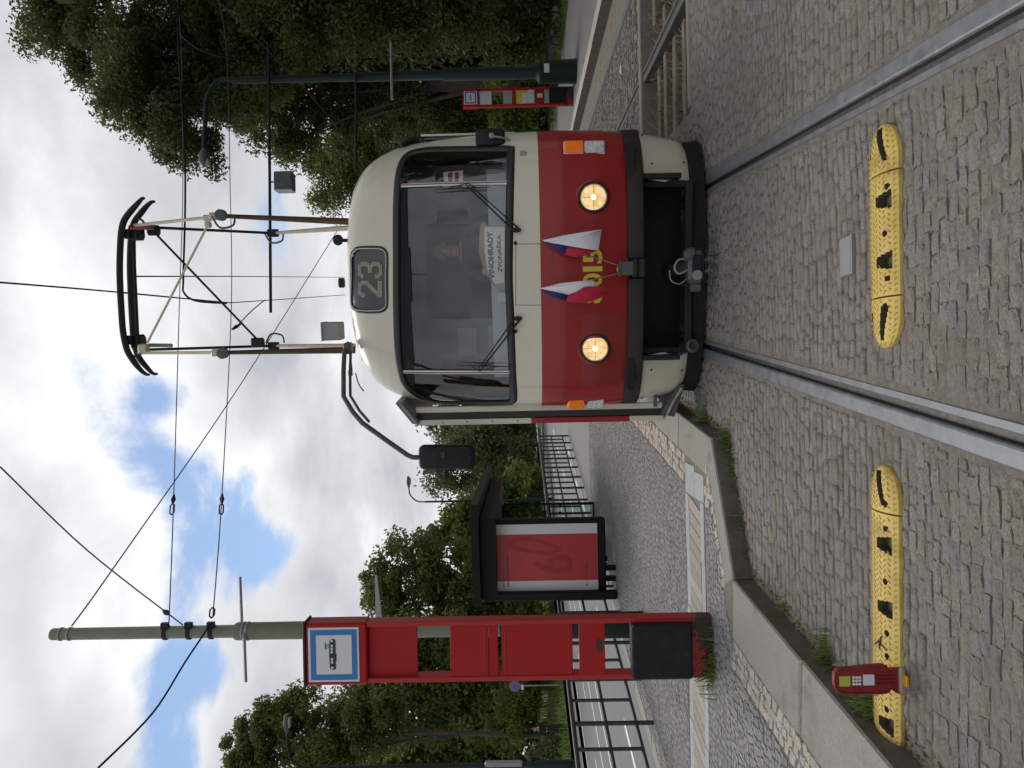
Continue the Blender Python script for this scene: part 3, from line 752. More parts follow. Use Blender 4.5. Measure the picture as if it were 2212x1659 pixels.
# destination display
loop_sweep(shrink(DWP, 0.004), 0.012, 0.008, 'display_seal', M_rub)
loop_sweep(shrink(DWP, 0.016), 0.004, 0.006, 'display_trim', M_trim, off=0.004)
def keep_dw(V, q): return any(V[i][2] > 2.62 and inside(DWP, V[i][0], V[i][2]) for i in q)
M_disp = mat('display_panel', (0.055, 0.058, 0.064), 0.12, spec=0.5)
disp = skin(rows_cr, NC, keep_dw, 'destination_display', M_disp, inset=0.02)
M_led = mat('led_dots', (0.36, 0.35, 0.24), 0.6, emit=(0.75, 0.68, 0.34), estr=0.04)
M_ledoff = mat('unlit_dots', (0.09, 0.092, 0.095), 0.7)
B2 = ["..########..", ".##########.", "####....####", "###......###", "###......###", ".........###", "........####", ".......####.", "......####..", ".....####...", "....####....", "...####.....", "..####......", ".####.......", "############", "############", "############"]
B3 = ["..########..", ".##########.", "####....####", "###......###", ".........###", ".........###", "........####", "....#######.", "....######..", "....#######.", "........####", ".........###", "###......###", "###......###", "####....####", ".##########.", "..########.."]
a = TF(772, 640); b = TF(820, 640); c_ = TF(772, 568)
nrow = 17
for (B, y0, y1) in ((B2, 641, 608), (B3, 600, 567)):
    mb = MB()
    for r_ in range(17):
        for c in range(12):
            if B[r_][c] != '#': continue
            px = 772.5 + r_ * (822 - 772.5) / 16; py = y0 + (y1 - y0) * c / 11.0
            p = TF(px, py); q = SP(p[0], p[2], -0.012); s = 0.0046
            mb.add([q + np.array(v) for v in ((-s, 0, -s), (s, 0, -s), (s, 0, s), (-s, 0, s))], [(0, 1, 2, 3)])
    tag(mb.build('route_digit', M_led, disp, local=True), kind='stuff')

# headlights
def headlight(px, py):
    p = TF(px, py); n = np.array([0, -1.0, 0]); c = np.array([p[0], SF(p[0], p[2]), p[2]])
    mb = MB(); mb.lathe(c, n, [(-.06, .126), (0.0, .128), (.018, .126), (.03, .118), (.03, .108), (.012, .105), (.0, .104)], 32)
    ring = mb.build('headlight', M_rub, tram, local=True, smooth=True)
    mb = MB(); mb.lathe(c, n, [(.012, .109), (.026, .109), (.028, .105), (.012, .104)], 32); mb.build('headlight_bezel', M_chrome, ring, local=True, smooth=True)
    mb = MB(); mb.lathe(c, n, [(.006, .106), (.016, .097), (.022, .06), (.024, .0)], 32); mb.build('headlight_lens', M_lens, ring, local=True, smooth=True)
    mb = MB(); mb.lathe(c, n, [(.020, .019), (.030, .017), (.033, .0)], 16); mb.build('lamp_bulb', M_bulb, ring, local=True, smooth=True)
    mb = MB(); mb.box(c + n * .026, (.196, .003, .0035)); mb.build('lens_rib', M_lens2, ring, local=True); mb = MB(); mb.box(c + n * .0275 + np.array([0, 0, .052]), (.0035, .003, .092)); mb.build('lens_rib', M_lens2, ring, local=True)
    red = MB(); red.lathe(c, n, [(-.07, .150), (-.004, .144), (.004, .130)], 32); red.build('headlight_flange', M_red, ring, local=True, smooth=True)
def lens_mat():
    m = bpy.data.materials.new('lit_headlight_lens'); m.use_nodes = True; N = m.node_tree.nodes; L = m.node_tree.links; b = N['Principled BSDF']
    tc = N.new('ShaderNodeTexCoord'); vo = N.new('ShaderNodeTexVoronoi'); vo.inputs['Scale'].default_value = 24; L.new(tc.outputs['Object'], vo.inputs['Vector'])
    cr = N.new('ShaderNodeValToRGB'); L.new(vo.outputs['Distance'], cr.inputs[0]); cr.color_ramp.elements[0].color = (1.0, 0.72, 0.32, 1); cr.color_ramp.elements[1].color = (0.60, 0.33, 0.10, 1); cr.color_ramp.elements[1].position = .8
    b.inputs['Base Color'].default_value = (0.5, 0.42, 0.3, 1); b.inputs['Roughness'].default_value = 0.08
    L.new(cr.outputs[0], b.inputs['Emission Color']); b.inputs['Emission Strength'].default_value = 0.8; return m
M_lens = lens_mat()
M_bulb = mat('lit_bulb', (1, .9, .7), 0.3, emit=(1.0, 0.86, 0.55), estr=3.5)
M_lens2 = mat('lens_rib_grey', (0.35, 0.25, 0.15), 0.2)
headlight(1281.5, 427); headlight(1285, 752.5)
# indicators
M_amber = mat('amber_lens', (0.75, 0.16, 0.005), 0.12, coat=0.6, emit=(1, .22, .0), estr=0.10)
M_clear = mat('clear_lens', (0.55, 0.56, 0.58), 0.12, coat=0.8, var=0.35, vscale=40)
for (x0, x1, y0, y1, m, nm) in ((1219, 1258, 308, 333, M_amber, 'amber_indicator'), (1264, 1304, 308, 333, M_clear, 'clear_lamp'), (1225, 1263, 851, 875, M_amber, 'amber_indicator'), (1267, 1306, 850, 874, M_clear, 'clear_lamp')):
    P = [TF(x, y) for (x, y) in ((x1, y0), (x1, y1), (x0, y1), (x0, y0))]; c = np.mean(P, 0); sx = np.sign(c[0])
    hw = abs(P[0][0] - P[1][0]) / 2; hh = abs(P[0][2] - P[2][2]) / 2
    t = np.array([1.0, (SF(c[0] + .02, c[2]) - SF(c[0] - .02, c[2])) / .04, 0]); t /= np.linalg.norm(t); up = np.array([0, 0, 1.0]); n = np.cross(t, up); n = n if n[1] < 0 else -n
    # lamps look forward: turn the block half way back
    t2 = t * .55 + np.array([1, 0, 0]) * .45; t2 /= np.linalg.norm(t2); n2 = np.cross(t2, up); n2 = n2 if n2[1] < 0 else -n2
    ww = 2 * hw / abs(t2[0]) * .95
    mb = MB(); mb.box(c + n2 * .002, (ww + .012, .03, 2 * hh + .008), ax=(t2, n2, up), bev=.004); hs = mb.build('lamp_housing', M_trim, tram, local=True)
    mb = MB(); mb.box(c + n2 * .026, (ww, .03, 2 * hh - .002), ax=(t2, n2, up), bev=.010)
    o = mb.build(nm, m, hs, local=True)
    for k in (-.28, .05, .3): mb = MB(); mb.box(c + n2 * .0415 + up * (2 * hh * k), (ww * .8, .002, .004), ax=(t2, n2, up)); mb.build('lens_rib', m, o, local=True)

# bumper: two wrapped halves, centre bracket
def bumper_half(sgn, x_start):
    rows = [(zk(.508), .0), (zk(.512), .045), (zk(.525), .06), (zk(.628), .06), (zk(.65), .05), (zk(.66), .0)]
    xs, ds = ringpts(zk(.60), 241); V = []; F = []; sel = [i for i in range(len(xs)) if sgn * xs[i] >= x_start]
    if sgn < 0: sel = sel[::-1]
    tx = np.gradient(xs); td = np.gradient(ds); k = len(rows)
    for i in sel:
        n = np.array([td[i], -tx[i]]); n /= np.linalg.norm(n)
        for (z, o) in rows: V.append((xs[i] + n[0] * o * (1 - .7 * min(1, abs(xs[i]) / 1.17) ** 5), ds[i] + n[1] * o * (1 - .7 * min(1, abs(xs[i]) / 1.17) ** 5), z))
    for j in range(len(sel) - 1):
        for r in range(k - 1):
            q = (j * k + r, (j + 1) * k + r, (j + 1) * k + r + 1, j * k + r + 1); F.append(q if sgn > 0 else q[::-1])
    F.append(tuple(range(k))); F.append(tuple((len(sel) - 1) * k + r for r in range(k)))
    link_mesh('bumper', V, F, M_bump, tram, local=True, smooth=True, sharp=35)
    # thin edge bead and end plate
    ei = sel[-1]; mb = MB(); n = np.array([td[ei - 0], -tx[ei]]); 
    pass
bumper_half(1, .075); bumper_half(-1, .075)
mb = MBK(); mb.box((0.0, -.075, .575), (.145, .06, .12), bev=.01); mb.tube([(-.07, -.09, .545), (.07, -.09, .545)], .035, 14); mb.tube([(-.07, -.09, .605), (.07, -.09, .605)], .03, 14)
brk = mb.build('flag_bracket', M_bump, tram, local=True)
mb = MBK(); mb.box((0.0, -.075, .675), (.11, .07, .10), bev=.004); mb.box((0, -.075, .733), (.125, .08, .012)); mb.build('flag_socket', M_dgrey, brk, local=True)

# lower corner aprons
def apron(sgn):
    V = []; F = []; nz = 12; ns = 40
    for j in range(nz):
        t = j / (nz - 1.0)
        for i in range(ns):
            s = i / (ns - 1.0)
            zb = 0.105 + 0.15 * max(0, (s - .45) / .55) ** 1.6; z = zk(0.50) + (zb - zk(0.50)) * t
            xs, ds = ringpts(z, 161); half = np.arange(80, 161)
            st = 0.515 - 0.025 * t
            f = st + (1 - st) * s
            x = np.interp(f * 80 + 80, np.arange(161), xs); d = np.interp(f * 80 + 80, np.arange(161), ds)
            V.append((sgn * x, d + .015, z))
    for j in range(nz - 1):
        for i in range(ns - 1):
            q = (j * ns + i, (j + 1) * ns + i, (j + 1) * ns + i + 1, j * ns + i + 1); F.append(q if sgn > 0 else q[::-1])
    o = link_mesh('apron', V, F, M_cream, tram, local=True, smooth=True)
    md = o.modifiers.new('thickness', 'SOLIDIFY'); md.thickness = 0.012; md.offset = 1 if False else -1
    for k in ((2, 8), (9, 12), (9, 30), (1, 28)):
        p = np.array(V[k[0] * ns + k[1]]); mb = MB(); mb.lathe(p + np.array([0, -.006, 0]), (0, -1, 0), [(-.01, .008), (.004, .008), (.006, .004)], 10); mb.build('rivet', M_blk, o, local=True)
apron(1); apron(-1)
# underfloor: dark box, frame, skirt board close to the ground
mb = MB(); mb.box((0, .80, .38), (1.75, .05, .56)); mb.box((-.74, .45, .42), (.04, .75, .34)); mb.box((.74, .45, .42), (.04, .75, .34)); mb.box((0, .45, .66), (2.0, .8, .05)); mb.build('underfloor', M_blk, tram, local=True)
for s_ in (-1, 1):
    mb = MB(); mb.box((s_ * .69, .20, .37), (.05, .05, .36), bev=.01); mb.build('frame_upright', M_uf, tram, local=True)
mb = MB(); mb.box((0, .17, .165), (1.42, .05, .06), bev=.01); mb.build('frame_crossbar', M_uf, tram, local=True)
V = []; F = []; xs_, ds_ = ringpts(.20, 121)
sel_ = [i for i in range(121) if abs(xs_[i]) < 1.085]
for i in sel_:
    V += [(xs_[i] * 1.0, ds_[i] + .05, .145), (xs_[i] * 1.01, ds_[i] + .035, .025), (xs_[i] * 1.01, ds_[i] + .075, .025), (xs_[i], ds_[i] + .09, .145)]
for j in range(len(sel_) - 1):
    for r_ in range(4): F.append((4 * j + r_, 4 * j + (r_ + 1) % 4, 4 * j + 4 + (r_ + 1) % 4, 4 * j + 4 + r_))
F += [(0, 1, 2, 3), tuple(4 * (len(sel_) - 1) + q for q in (3, 2, 1, 0))]
link_mesh('skirt_board', V, F, M_skirt, tram, local=True)
# coupler
M_cast = mat('cast_steel', (0.10, 0.10, 0.105), 0.45, metal=0.4, var=0.35, vscale=18, bump=0.4, bscale=60)
c = TD(1500, 577, -0.08)
mb = MB(); mb.box(c, (.26, .16, .13), bev=.03); mb.box(c + np.array([.10, -.03, .045]), (.10, .12, .10), bev=.025); mb.box(c + np.array([-.16, .0, -.01]), (.07, .10, .09), bev=.015)
mb.tube([c + np.array([0, .05, .02]), c + np.array([0, .9, .06])], .05, 10)
cp = mb.build('coupler', M_cast, tram, local=True, smooth=True, sharp=35)
mb = MB(); mb.box(c + np.array([.02, -.086, .0]), (.15, .012, .075), bev=.005); mb.build('coupler_face', M_blk, cp, local=True)
mb = MB(); mb.lathe(c + np.array([-.065, -.09, 0]), (0, -1, 0), [(0, .04), (.012, .04), (.014, .02)], 16); mb.build('coupler_pin', M_grey, cp, local=True, smooth=True)
mb = MB(); mb.tube(smooth_path([c + np.array([-.02, -.02, .06]), c + np.array([-.05, -.03, .13]), c + np.array([.0, -.03, .165]), c + np.array([.06, -.03, .13]), c + np.array([.06, -.02, .06])], 5), .008, 8)
mb.tube(smooth_path([c + np.array([-.08, 0, .05]), c + np.array([-.13, -.02, .12]), c + np.array([-.10, -.02, .19]), c + np.array([-.02, -.01, .2])], 5), .005, 8); mb.build('coupler_handle', M_grey, cp, local=True)
for sx, ln in ((.05, 11), (-.04, 9)):
    mb = MB()
    for k in range(ln):
        q = c + np.array([sx + .012 * math.sin(k * .7), -.06, -.07 - k * .014]); h = .010
        ax = (h, 0) if k % 2 else (0, h)
        mb.tube([q + np.array([ax[0], ax[1], .008]), q + np.array([ax[0], ax[1], -.008]), q + np.array([-ax[0], -ax[1], -.008]), q + np.array([-ax[0], -ax[1], .008]), q + np.array([ax[0], ax[1], .008])], .0025, 5)
    mb.build('coupler_chain', M_grey, cp, local=True)
p = TD(1497, 747, .12); mb = MB(); mb.lathe(p, (.2, -1, -.2), [(-.1, .045), (-.03, .05), (0, .058), (.005, .052), (.006, .035), (-.03, .03)], 16); mb.tube([p + np.array([0, .1, 0]), p + np.array([-.05, .1, .06]), p + np.array([-.12, .15, .2])], .03, 10); mb.build('hose_socket', M_dgrey, tram, local=True, smooth=True)

V = []; F = []; A_, B_ = TF(1258, 680), TF(1358, 832); nx_, nz_ = 24, 12
for j in range(nz_ + 1):
    for i in range(nx_ + 1): V.append(SP(A_[0] + (B_[0] - A_[0]) * i / nx_, A_[2] + (B_[2] - A_[2]) * j / nz_, .0012))
for j in range(nz_):
    for i in range(nx_): F.append((j * (nx_ + 1) + i, j * (nx_ + 1) + i + 1, (j + 1) * (nx_ + 1) + i + 1, (j + 1) * (nx_ + 1) + i))
link_mesh('repainted_patch', V, F, mat('red_repaint', (0.215, 0.008, 0.011), 0.33, coat=.4, var=.05, vscale=3), tram, local=True, smooth=True)
# nose panel seam, number, wipers
M_seam = mat('seam', (0.10, 0.085, 0.07), 0.8)
HP = [TF(*p) for p in ((1114, 527), (1114, 592), (1114, 659), (1150, 659), (1180, 659), (1190, 652), (1192, 640), (1192, 592), (1192, 545), (1190, 531), (1180, 527), (1150, 527))]
pts = HP + [HP[0]]; mb = MB(); Q = []
for i in range(len(pts) - 1):
    for t in np.linspace(0, 1, 6, endpoint=False): w = pts[i] * (1 - t) + pts[i + 1] * t; Q.append(SP(w[0], w[2], .0003))
Q.append(Q[0]); mb.tube(Q, .0024, 6); mb.build('hatch_seam', M_seam, tram, local=True)
def nose_text(txt, px_lo, px_hi, py_l, py_r, m, name, off=.003, bold=.03):
    a = TF(px_hi, py_l); b = TF(px_lo, py_r); V, F = text_mesh(txt, 1.0, bold); lo, hi = V.min(0), V.max(0)
    P = []
    for v in V:
        fx = (v[0] - lo[0]) / (hi[0] - lo[0]); fz = (v[1] - lo[1]) / (hi[1] - lo[1]); P.append(SP(a[0] + (b[0] - a[0]) * fx, a[2] + (b[2] - a[2]) * fz, off))
    return link_mesh(name, P, F, m, tram, local=True)
for ch, yl, yr in (('8', 655, 624), ('0', 619, 591), ('1', 586, 576), ('5', 569, 538)): nose_text(ch, 1259, 1301, yl, yr, M_yel, 'fleet_number', bold=.02)
tri = [TF(*q) for q in ((1332, 588), (1332, 576), (1340, 582))]; link_mesh('yellow_arrow', [SP(t[0], t[2], .003) for t in tri], [(0, 1, 2)], M_yel, tram, local=True)
def wiper(pivot, elbow, blade):
    pv = TF(*pivot, .03); el = TF(*elbow, .05); t = el - pv; t /= np.linalg.norm(t); w = np.cross(t, (0, -1, 0)); w /= np.linalg.norm(w)
    mb = MB(); mb.lathe(TF(*pivot, -.01), (0, -1, 0), [(0, .022), (.045, .02), (.05, .012)], 14); mb.box(pv, (.03, .02, .07), bev=.005); hub = mb.build('wiper_pivot', M_blk, tram, local=True)
    for o, r0 in ((-.020, .0075), (.020, .0055)):
        mb = MB(); mb.tube([pv + w * o, pv + t * .12 + w * o * .9, el + w * o * .5], [r0 * 1.3, r0, r0 * .7], 6); mb.build('wiper_rod', M_blk, hub, local=True)
    B = [TF(*b, .026) for b in blade]; mb = MB(); mb.tube([B[0] * (1 - q) + B[1] * q for q in (0, .25, .5, .75, 1)], [.003, .006, .008, .006, .003], 6)
    mb.tube([B[0] * .75 + B[1] * .25 + np.array([0, -.012, 0]), el, B[0] * .25 + B[1] * .75 + np.array([0, -.012, 0])], .004, 6); mb.build('wiper_blade', M_rub, hub, local=True)
wiper((1116, 497), (1008, 396), ((937, 409), (1060, 404))); wiper((1118, 688), (1034, 801), ((988, 789), (1106, 792)))
for q in ((1113, 525), (1114, 716)):
    p = TF(*q, .012); mb = MB(); mb.box(p, (.03, .02, .022), bev=.006); mb.build('washer_jet', M_blk, tram, local=True)

# flags on sticks
M_fw = mat('flag_white', (0.68, 0.68, 0.74), 0.8); M_fb = mat('flag_blue', (0.018, 0.022, 0.13), 0.8); M_fr = mat('flag_red', (0.42, 0.012, 0.045), 0.8)
M_stick = mat('grey_stick', (0.16, 0.155, 0.14), 0.6)
def cloth(polys, name, label, stick):
    base = from_tram(TD(*stick[0], -.09)); e = empty(name, base, label, 'flag', 'small flags on the tram bumper')
    mb = MB(); mb.tube([from_tram(TD(*stick[0], -.09)), from_tram(TD(*stick[1], -.14))], .0055, 8); mb.build('stick', M_stick, e)
    for (pts, m, nm) in polys:
        P = [from_tram(TD(x, y, d)) for (x, y, d) in pts]; n = len(P); c = sum(P) / n
        V = [c] + P; rim = []
        for i in range(n):  # midpoints with a slight ripple
            q = (P[i] + P[(i + 1) % n]) / 2; V.append(q + np.array([0, .006 * (-1) ** i, 0]))
        F = []
        for i in range(n): F += [(0, 1 + i, 1 + n + i), (0, 1 + n + i, 1 + (i + 1) % n)]
        o = link_mesh(nm, V, F, m, e, smooth=True)
        md = o.modifiers.new('thickness', 'SOLIDIFY'); md.thickness = 0.0015
cloth([([(1171, 519, -.16), (1214, 509, -.175), (1296, 496, -.18), (1300, 495.5, -.175), (1292, 541, -.185), (1226, 531, -.18), (1186, 524, -.17)], M_fw, 'white_band'),
       ([(1172, 520, -.155), (1186, 524, -.165), (1229, 532, -.172), (1222, 541, -.165), (1217, 550, -.15)], M_fb, 'blue_wedge'),
       ([(1229, 532, -.172), (1292, 541, -.175), (1262, 552, -.15), (1248, 557, -.145), (1217, 550, -.15), (1222, 541, -.165)], M_fr, 'red_band')],
      'paper_flag', 'white, blue and red flag with mostly its white side showing, on bumper stick', ((1338, 574), (1175, 521)))
cloth([([(1166, 623, -.15), (1209, 612, -.165), (1266, 606, -.165), (1280, 605, -.16), (1292, 616, -.17), (1262, 620, -.18), (1244, 631, -.175), (1228, 637, -.17)], M_fw, 'white_band'),
       ([(1165, 625, -.145), (1180, 627, -.16), (1228, 637, -.172), (1222, 651, -.15), (1190, 640, -.15)], M_fb, 'blue_wedge'),
       ([(1228, 637, -.172), (1244, 631, -.178), (1262, 620, -.182), (1301, 617, -.175), (1316, 634, -.165), (1280, 651, -.15), (1252, 655, -.145), (1222, 651, -.15)], M_fr, 'red_band')],
      'paper_flag', 'red, white and blue flag drooping with its red half showing, on bumper stick', ((1338, 590), (1240, 614)))

# body behind the nose
def side_ring(z, d): return None
zz = [0.42, 0.64, 1.395, 1.5, 2.45, 2.6] + list(PROF[11:, 0]); LEN = 13.6
for name, zl, m in (('lower_side', [0.30, zk(0.64), 1.0, zk(1.395)], M_red), ('upper_side', [zk(q) for q in (1.395, 1.62, 2.0, 2.3, 2.55, 2.7, 2.82, 2.92, 3.0, 3.07, 3.125, 3.165, 3.19, 3.205, 3.213)], M_cream)):
    V = []; F = []
    for z in zl:
        d0, W = prof(z)
        for s in (-1, 1):
            for d in (d0 + LC, LEN): V.append((s * W, d, z))
    for j in range(len(zl) - 1):
        a, b = j * 4, (j + 1) * 4
        F += [(a, b, b + 1, a + 1), (a + 2, a + 3, b + 3, b + 2)]
        F.append((a + 1, b + 1, b + 3, a + 3))     # rear wall
    if name == 'upper_side': a = (len(zl) - 1) * 4; F.append((a, a + 2, a + 3, a + 1))
    link_mesh(name, V, F, m, tram, local=True, smooth=True, sharp=40)
M_swin = mat('side_window_glass', (0.02, 0.024, 0.028), 0.06, spec=0.6)
for s in (-1, 1):
    d = 1.25 if s > 0 else 2.0
    while d < LEN - 1:
        if not (s < 0 and (5.6 < d < 7.0 or 11 < d < 12.4)):
            mb = MBK(); mb.prism([(s * 1.252, d, 1.62), (s * 1.252, d + 1.05, 1.62), (s * 1.242, d + 1.05, 2.42), (s * 1.242, d, 2.42)], (s * .006, 0, 0)); w = mb.build('side_window', M_swin, tram, local=True)
            mb = MBK(); mb.tube([(s * 1.258, d, 1.62), (s * 1.258, d + 1.05, 1.62), (s * 1.248, d + 1.05, 2.42), (s * 1.248, d, 2.42), (s * 1.258, d, 1.62)], .014, 6); mb.build('window_rubber', M_rub, w, local=True)
        d += 1.2
# first window on the woodland side, seen edge on
mb = MBK(); mb.prism([(1.243, .58, 1.66), (1.252, 1.1, 1.66), (1.24, 1.1, 2.42), (1.225, .62, 2.42)], (.012, 0, 0)); mb.build('side_window', M_swin, tram, local=True)
mb = MBK(); mb.tube([(1.262, .60, 1.60), (1.262, 1.2, 1.60)], .012, 6); mb.tube([(1.262, .60, 1.60), (1.262, .60, 2.45)], .010, 6); mb.build('window_trim', M_trim, tram, local=True)
mb = MBK(); mb.prism([(1.19, .50, 2.64), (1.275, .62, 2.50), (1.275, 3.0, 2.50), (1.20, 3.0, 2.66)], (0, 0, .018)); mb.build('rain_gutter', M_dgrey, tram, local=True)
# open front door on the platform side: folded leaves standing out from the body
d0_ = .50
mb = MBK(); mb.box((-1.262, d0_, 1.42), (.055, .05, 2.32), bev=.006); dr_ = mb.build('door', M_cream, tram, local=True)
mb = MBK(); mb.box((-1.322, d0_ + .02, 1.40), (.075, .045, 2.36), bev=.008); mb.build('door_rubber', M_rub, dr_, local=True)
def strip(z0, z1, m, nm):
    mb = MBK(); mb.box((-1.385, d0_ + .01, (z0 + z1) / 2), (.052, .05, z1 - z0), bev=.004); return mb.build(nm, m, dr_, local=True)
strip(1.49, 2.56, M_cream, 'door_edge'); strip(.565, 1.49, M_red, 'door_edge'); strip(.22, .565, M_cream, 'door_edge')
for z in (1.62, 1.86, 2.10, 2.33):
    mb = MBK(); mb.lathe((-1.385, d0_ - .014, z), (0, -1, 0), [(0, .008), (.004, .006)], 8); mb.build('screw', M_blk, dr_, local=True)
g0, g1 = TD(866, 874, .42), TD(903, 918, .30)
mb = MB(); mb.prism([g0, g1, g1 + np.array([0, 1.4, 0.0]), g0 + np.array([0.02, 1.4, 0.02])], (.012, 0, .05)); mb.tube([g0, g1], .016, 8); mb.build('door_gutter', M_grey, tram, local=True)
mb = MBK(); mb.box((-1.16, .62, .33), (.22, .35, .03)); mb.box((-1.05, .60, .45), (.06, .30, .22)); mb.prism([(-1.36, .40, .16), (-1.06, .40, .07), (-1.06, .40, .13), (-1.34, .40, .29)], (0, .35, 0)); st = mb.build('door_step', M_dgrey, tram, local=True)
mb = MBK(); mb.tube([(-1.37, .385, .26), (-1.09, .385, .10)], .014, 6); mb.build('step_edge', M_chrome, st, local=True)
# wheels under the body
for d in (2.2, 4.1, 9.4, 11.3):
    for s in (-1, 1):
        mb = MB(); mb.lathe((s * .76, d, .35), (s, 0, 0), [(-.09, .37), (-.06, .35), (.06, .35), (.065, .29), (.04, .27), (.04, .1), (.06, .09)], 28); mb.build('wheel', M_dgrey, tram, local=True, smooth=True)
mb = MB()
for d in (3.15, 10.35): mb.box((0, d, .42), (1.9, 2.6, .22), bev=.03)
mb.build('bogie', M_blk, tram, local=True)

# cab interior
M_swin2 = mat('partition_glass', (0.05, 0.054, 0.06), 0.5, spec=0.1)
M_cabw = mat('cab_wall', (0.26, 0.265, 0.27), 0.6, var=0.1, vscale=4); M_cabd = mat('cab_dark', (0.035, 0.035, 0.038), 0.7); M_desk = mat('cab_desk', (0.42, 0.46, 0.49), 0.5, var=0.05, vscale=5)
mb = MBK(); mb.box((0, 1.0, .93), (2.3, .95, .04)); mb.build('cab_floor', M_cabd, tram, local=True)
mb = MBK(); mb.box((-.80, 1.55, 1.95), (.70, .03, 1.75)); mb.box((.85, 1.55, 1.95), (.60, .03, 1.75)); mb.box((0, 1.55, 2.72), (1.2, .03, .3)); mb.box((.1, 1.56, 1.2), (1.2, .03, .5)); mb.build('cab_partition', M_cabw, tram, local=True)
mb = MBK(); mb.box((0.1, 1.56, 2.0), (1.15, .01, 1.1)); mb.build('partition_window', M_swin2, tram, local=True)
mb = MBK(); mb.prism([(-.98, .62, 1.50), (.95, .62, 1.50), (.95, .60, 1.86), (-.98, .60, 1.83)], (0, .10, 0)); mb.prism([(-.72, .30, 1.49), (.72, .30, 1.49), (.8, .62, 1.50), (-.8, .62, 1.50)], (0, 0, .10)); dsk = mb.build('dashboard', M_desk, tram, local=True)
mb = MBK(); mb.prism([(-.85, .40, 2.50), (.85, .40, 2.50), (.85, .34, 2.62), (-.85, .34, 2.62)], (0, .02, 0)); mb.build('sun_visor', M_cabd, tram, local=True)
mb = MBK(); mb.box((-.22, .585, 1.74), (.10, .05, .10), bev=.012); mb.build('dash_camera', M_trim, dsk, local=True)
mb = MBK(); mb.box((-.78, 1.53, 1.75), (.5, .02, .35)); mb.box((-.70, 1.53, 2.15), (.3, .02, .2)); mb.build('notice', M_desk, tram, local=True)
mb = MBK(); mb.box((-.95, 1.10, 1.98), (.02, .7, 1.1)); mb.build('cab_side_panel', M_cabw, tram, local=True)
mb = MBK(); mb.box((0, 1.15, 2.78), (1.7, .8, .03)); mb.build('cab_ceiling', M_cabd, tram, local=True)
mb = MBK(); mb.box((0, 6.5, .93), (2.3, 9, .03)); mb.build('saloon_floor', M_cabd, tram, local=True)
mb = MBK()
for d in (3, 4, 5, 6, 7, 8): 
    for s in (-.75, .75): mb.box((s, d, 1.45), (.45, .08, .9), bev=.03)
mb.build('passenger_seats', M_redtrim, tram, local=True)
M_poster = mat('notice_red', (0.30, 0.05, 0.04), 0.7)
mb = MBK(); mb.box((.80, .80, 1.98), (.015, .30, .22)); mb.build('notice', M_trim, tram, local=True)
mb = MBK(); mb.tube([(-.62, .55, 2.66), (.62, .55, 2.66)], .02, 10); mb.build('sun_blind', M_dgrey, tram, local=True)
mb = MB(); mb.tube([TD(870, 845, .6), TD(880, 800, .48), TD(880, 700, .42), TD(878, 604, .40), TD(876, 500, .42), TD(872, 400, .48)], .012, 6); mb.build('blind_rail', M_rub, tram, local=True)
# destination card behind the glass
M_card = mat('card_white', (0.84, 0.82, 0.77), 0.8, var=0.05, vscale=6); M_cardb = mat('card_board', (0.42, 0.27, 0.19), 0.8, var=0.2, vscale=5); M_cardt = mat('card_ink', (0.05, 0.075, 0.13), 0.8)
dc = .16
card = [TD(x, y, dc) for (x, y) in ((1037, 487), (1091, 487), (1096, 548), (1092, 612), (1066, 617), (1047, 588), (1034, 545))]
base = from_tram(TD(1096, 548, dc)); cd = empty('route_card', base, 'hand-made paper route card reading VINOHRADY ZVONAŘKA behind the tram windscreen', 'card')
mb = MB(); mb.prism([from_tram(p) for p in card], from_tram((0, .006, 0)) - from_tram((0, 0, 0))); mb.build('backing_board', M_cardb, cd)
inner = [TD(x, y, dc - .004) for (x, y) in ((1046, 490), (1090, 490), (1090, 550), (1089, 611), (1069, 614), (1054, 590), (1047, 545))]
mb = MB(); mb.prism([from_tram(p) for p in inner], from_tram((0, .003, 0)) - from_tram((0, 0, 0))); mb.build('paper_face', M_card, cd)
def tram_text(txt, plo, phi, yl, yr, d, bold=0.015, skew=0.0):
    a = TD(phi, yl, d); b = TD(plo, yr, d); V, F = text_mesh(txt, 1.0, bold); lo, hi = V.min(0), V.max(0); P = []
    for v in V:
        fx = (v[0] - lo[0]) / (hi[0] - lo[0]); fz = (v[1] - lo[1]) / (hi[1] - lo[1]); P.append(from_tram((a[0] + (b[0] - a[0]) * fx, d, a[2] + (b[2] - a[2]) * fz + skew * (fx - .5))))
    return P, F
mb = MB(); P, F = tram_text('VINOHRADY', 1052.5, 1067.5, 603, 500, dc - .009, skew=.006, bold=.03); mb.add(P, F); P, F = tram_text('ZVONAŘKA', 1071, 1084, 588, 508, dc - .009, skew=.004, bold=.02); mb.add(P, F); mb.build('lettering', M_cardt, cd)
# a paper notice in the woodland-side pane
P, F = [], []
mb = MB(); q = [TD(x, y, .62) for (x, y) in ((958, 372), (1000, 368), (1000, 400), (958, 404))]; mb.prism(q, (0, .004, 0)); nt_ = mb.build('paper_notice', M_card, tram, local=True)
mb = MB()
for x in (968, 982): mb.prism([TD(x, 373, .615), TD(x + 9, 372, .615), TD(x + 9, 397, .615), TD(x, 398, .615)], (0, .002, 0))
mb.build('notice_print', M_poster, nt_, local=True)

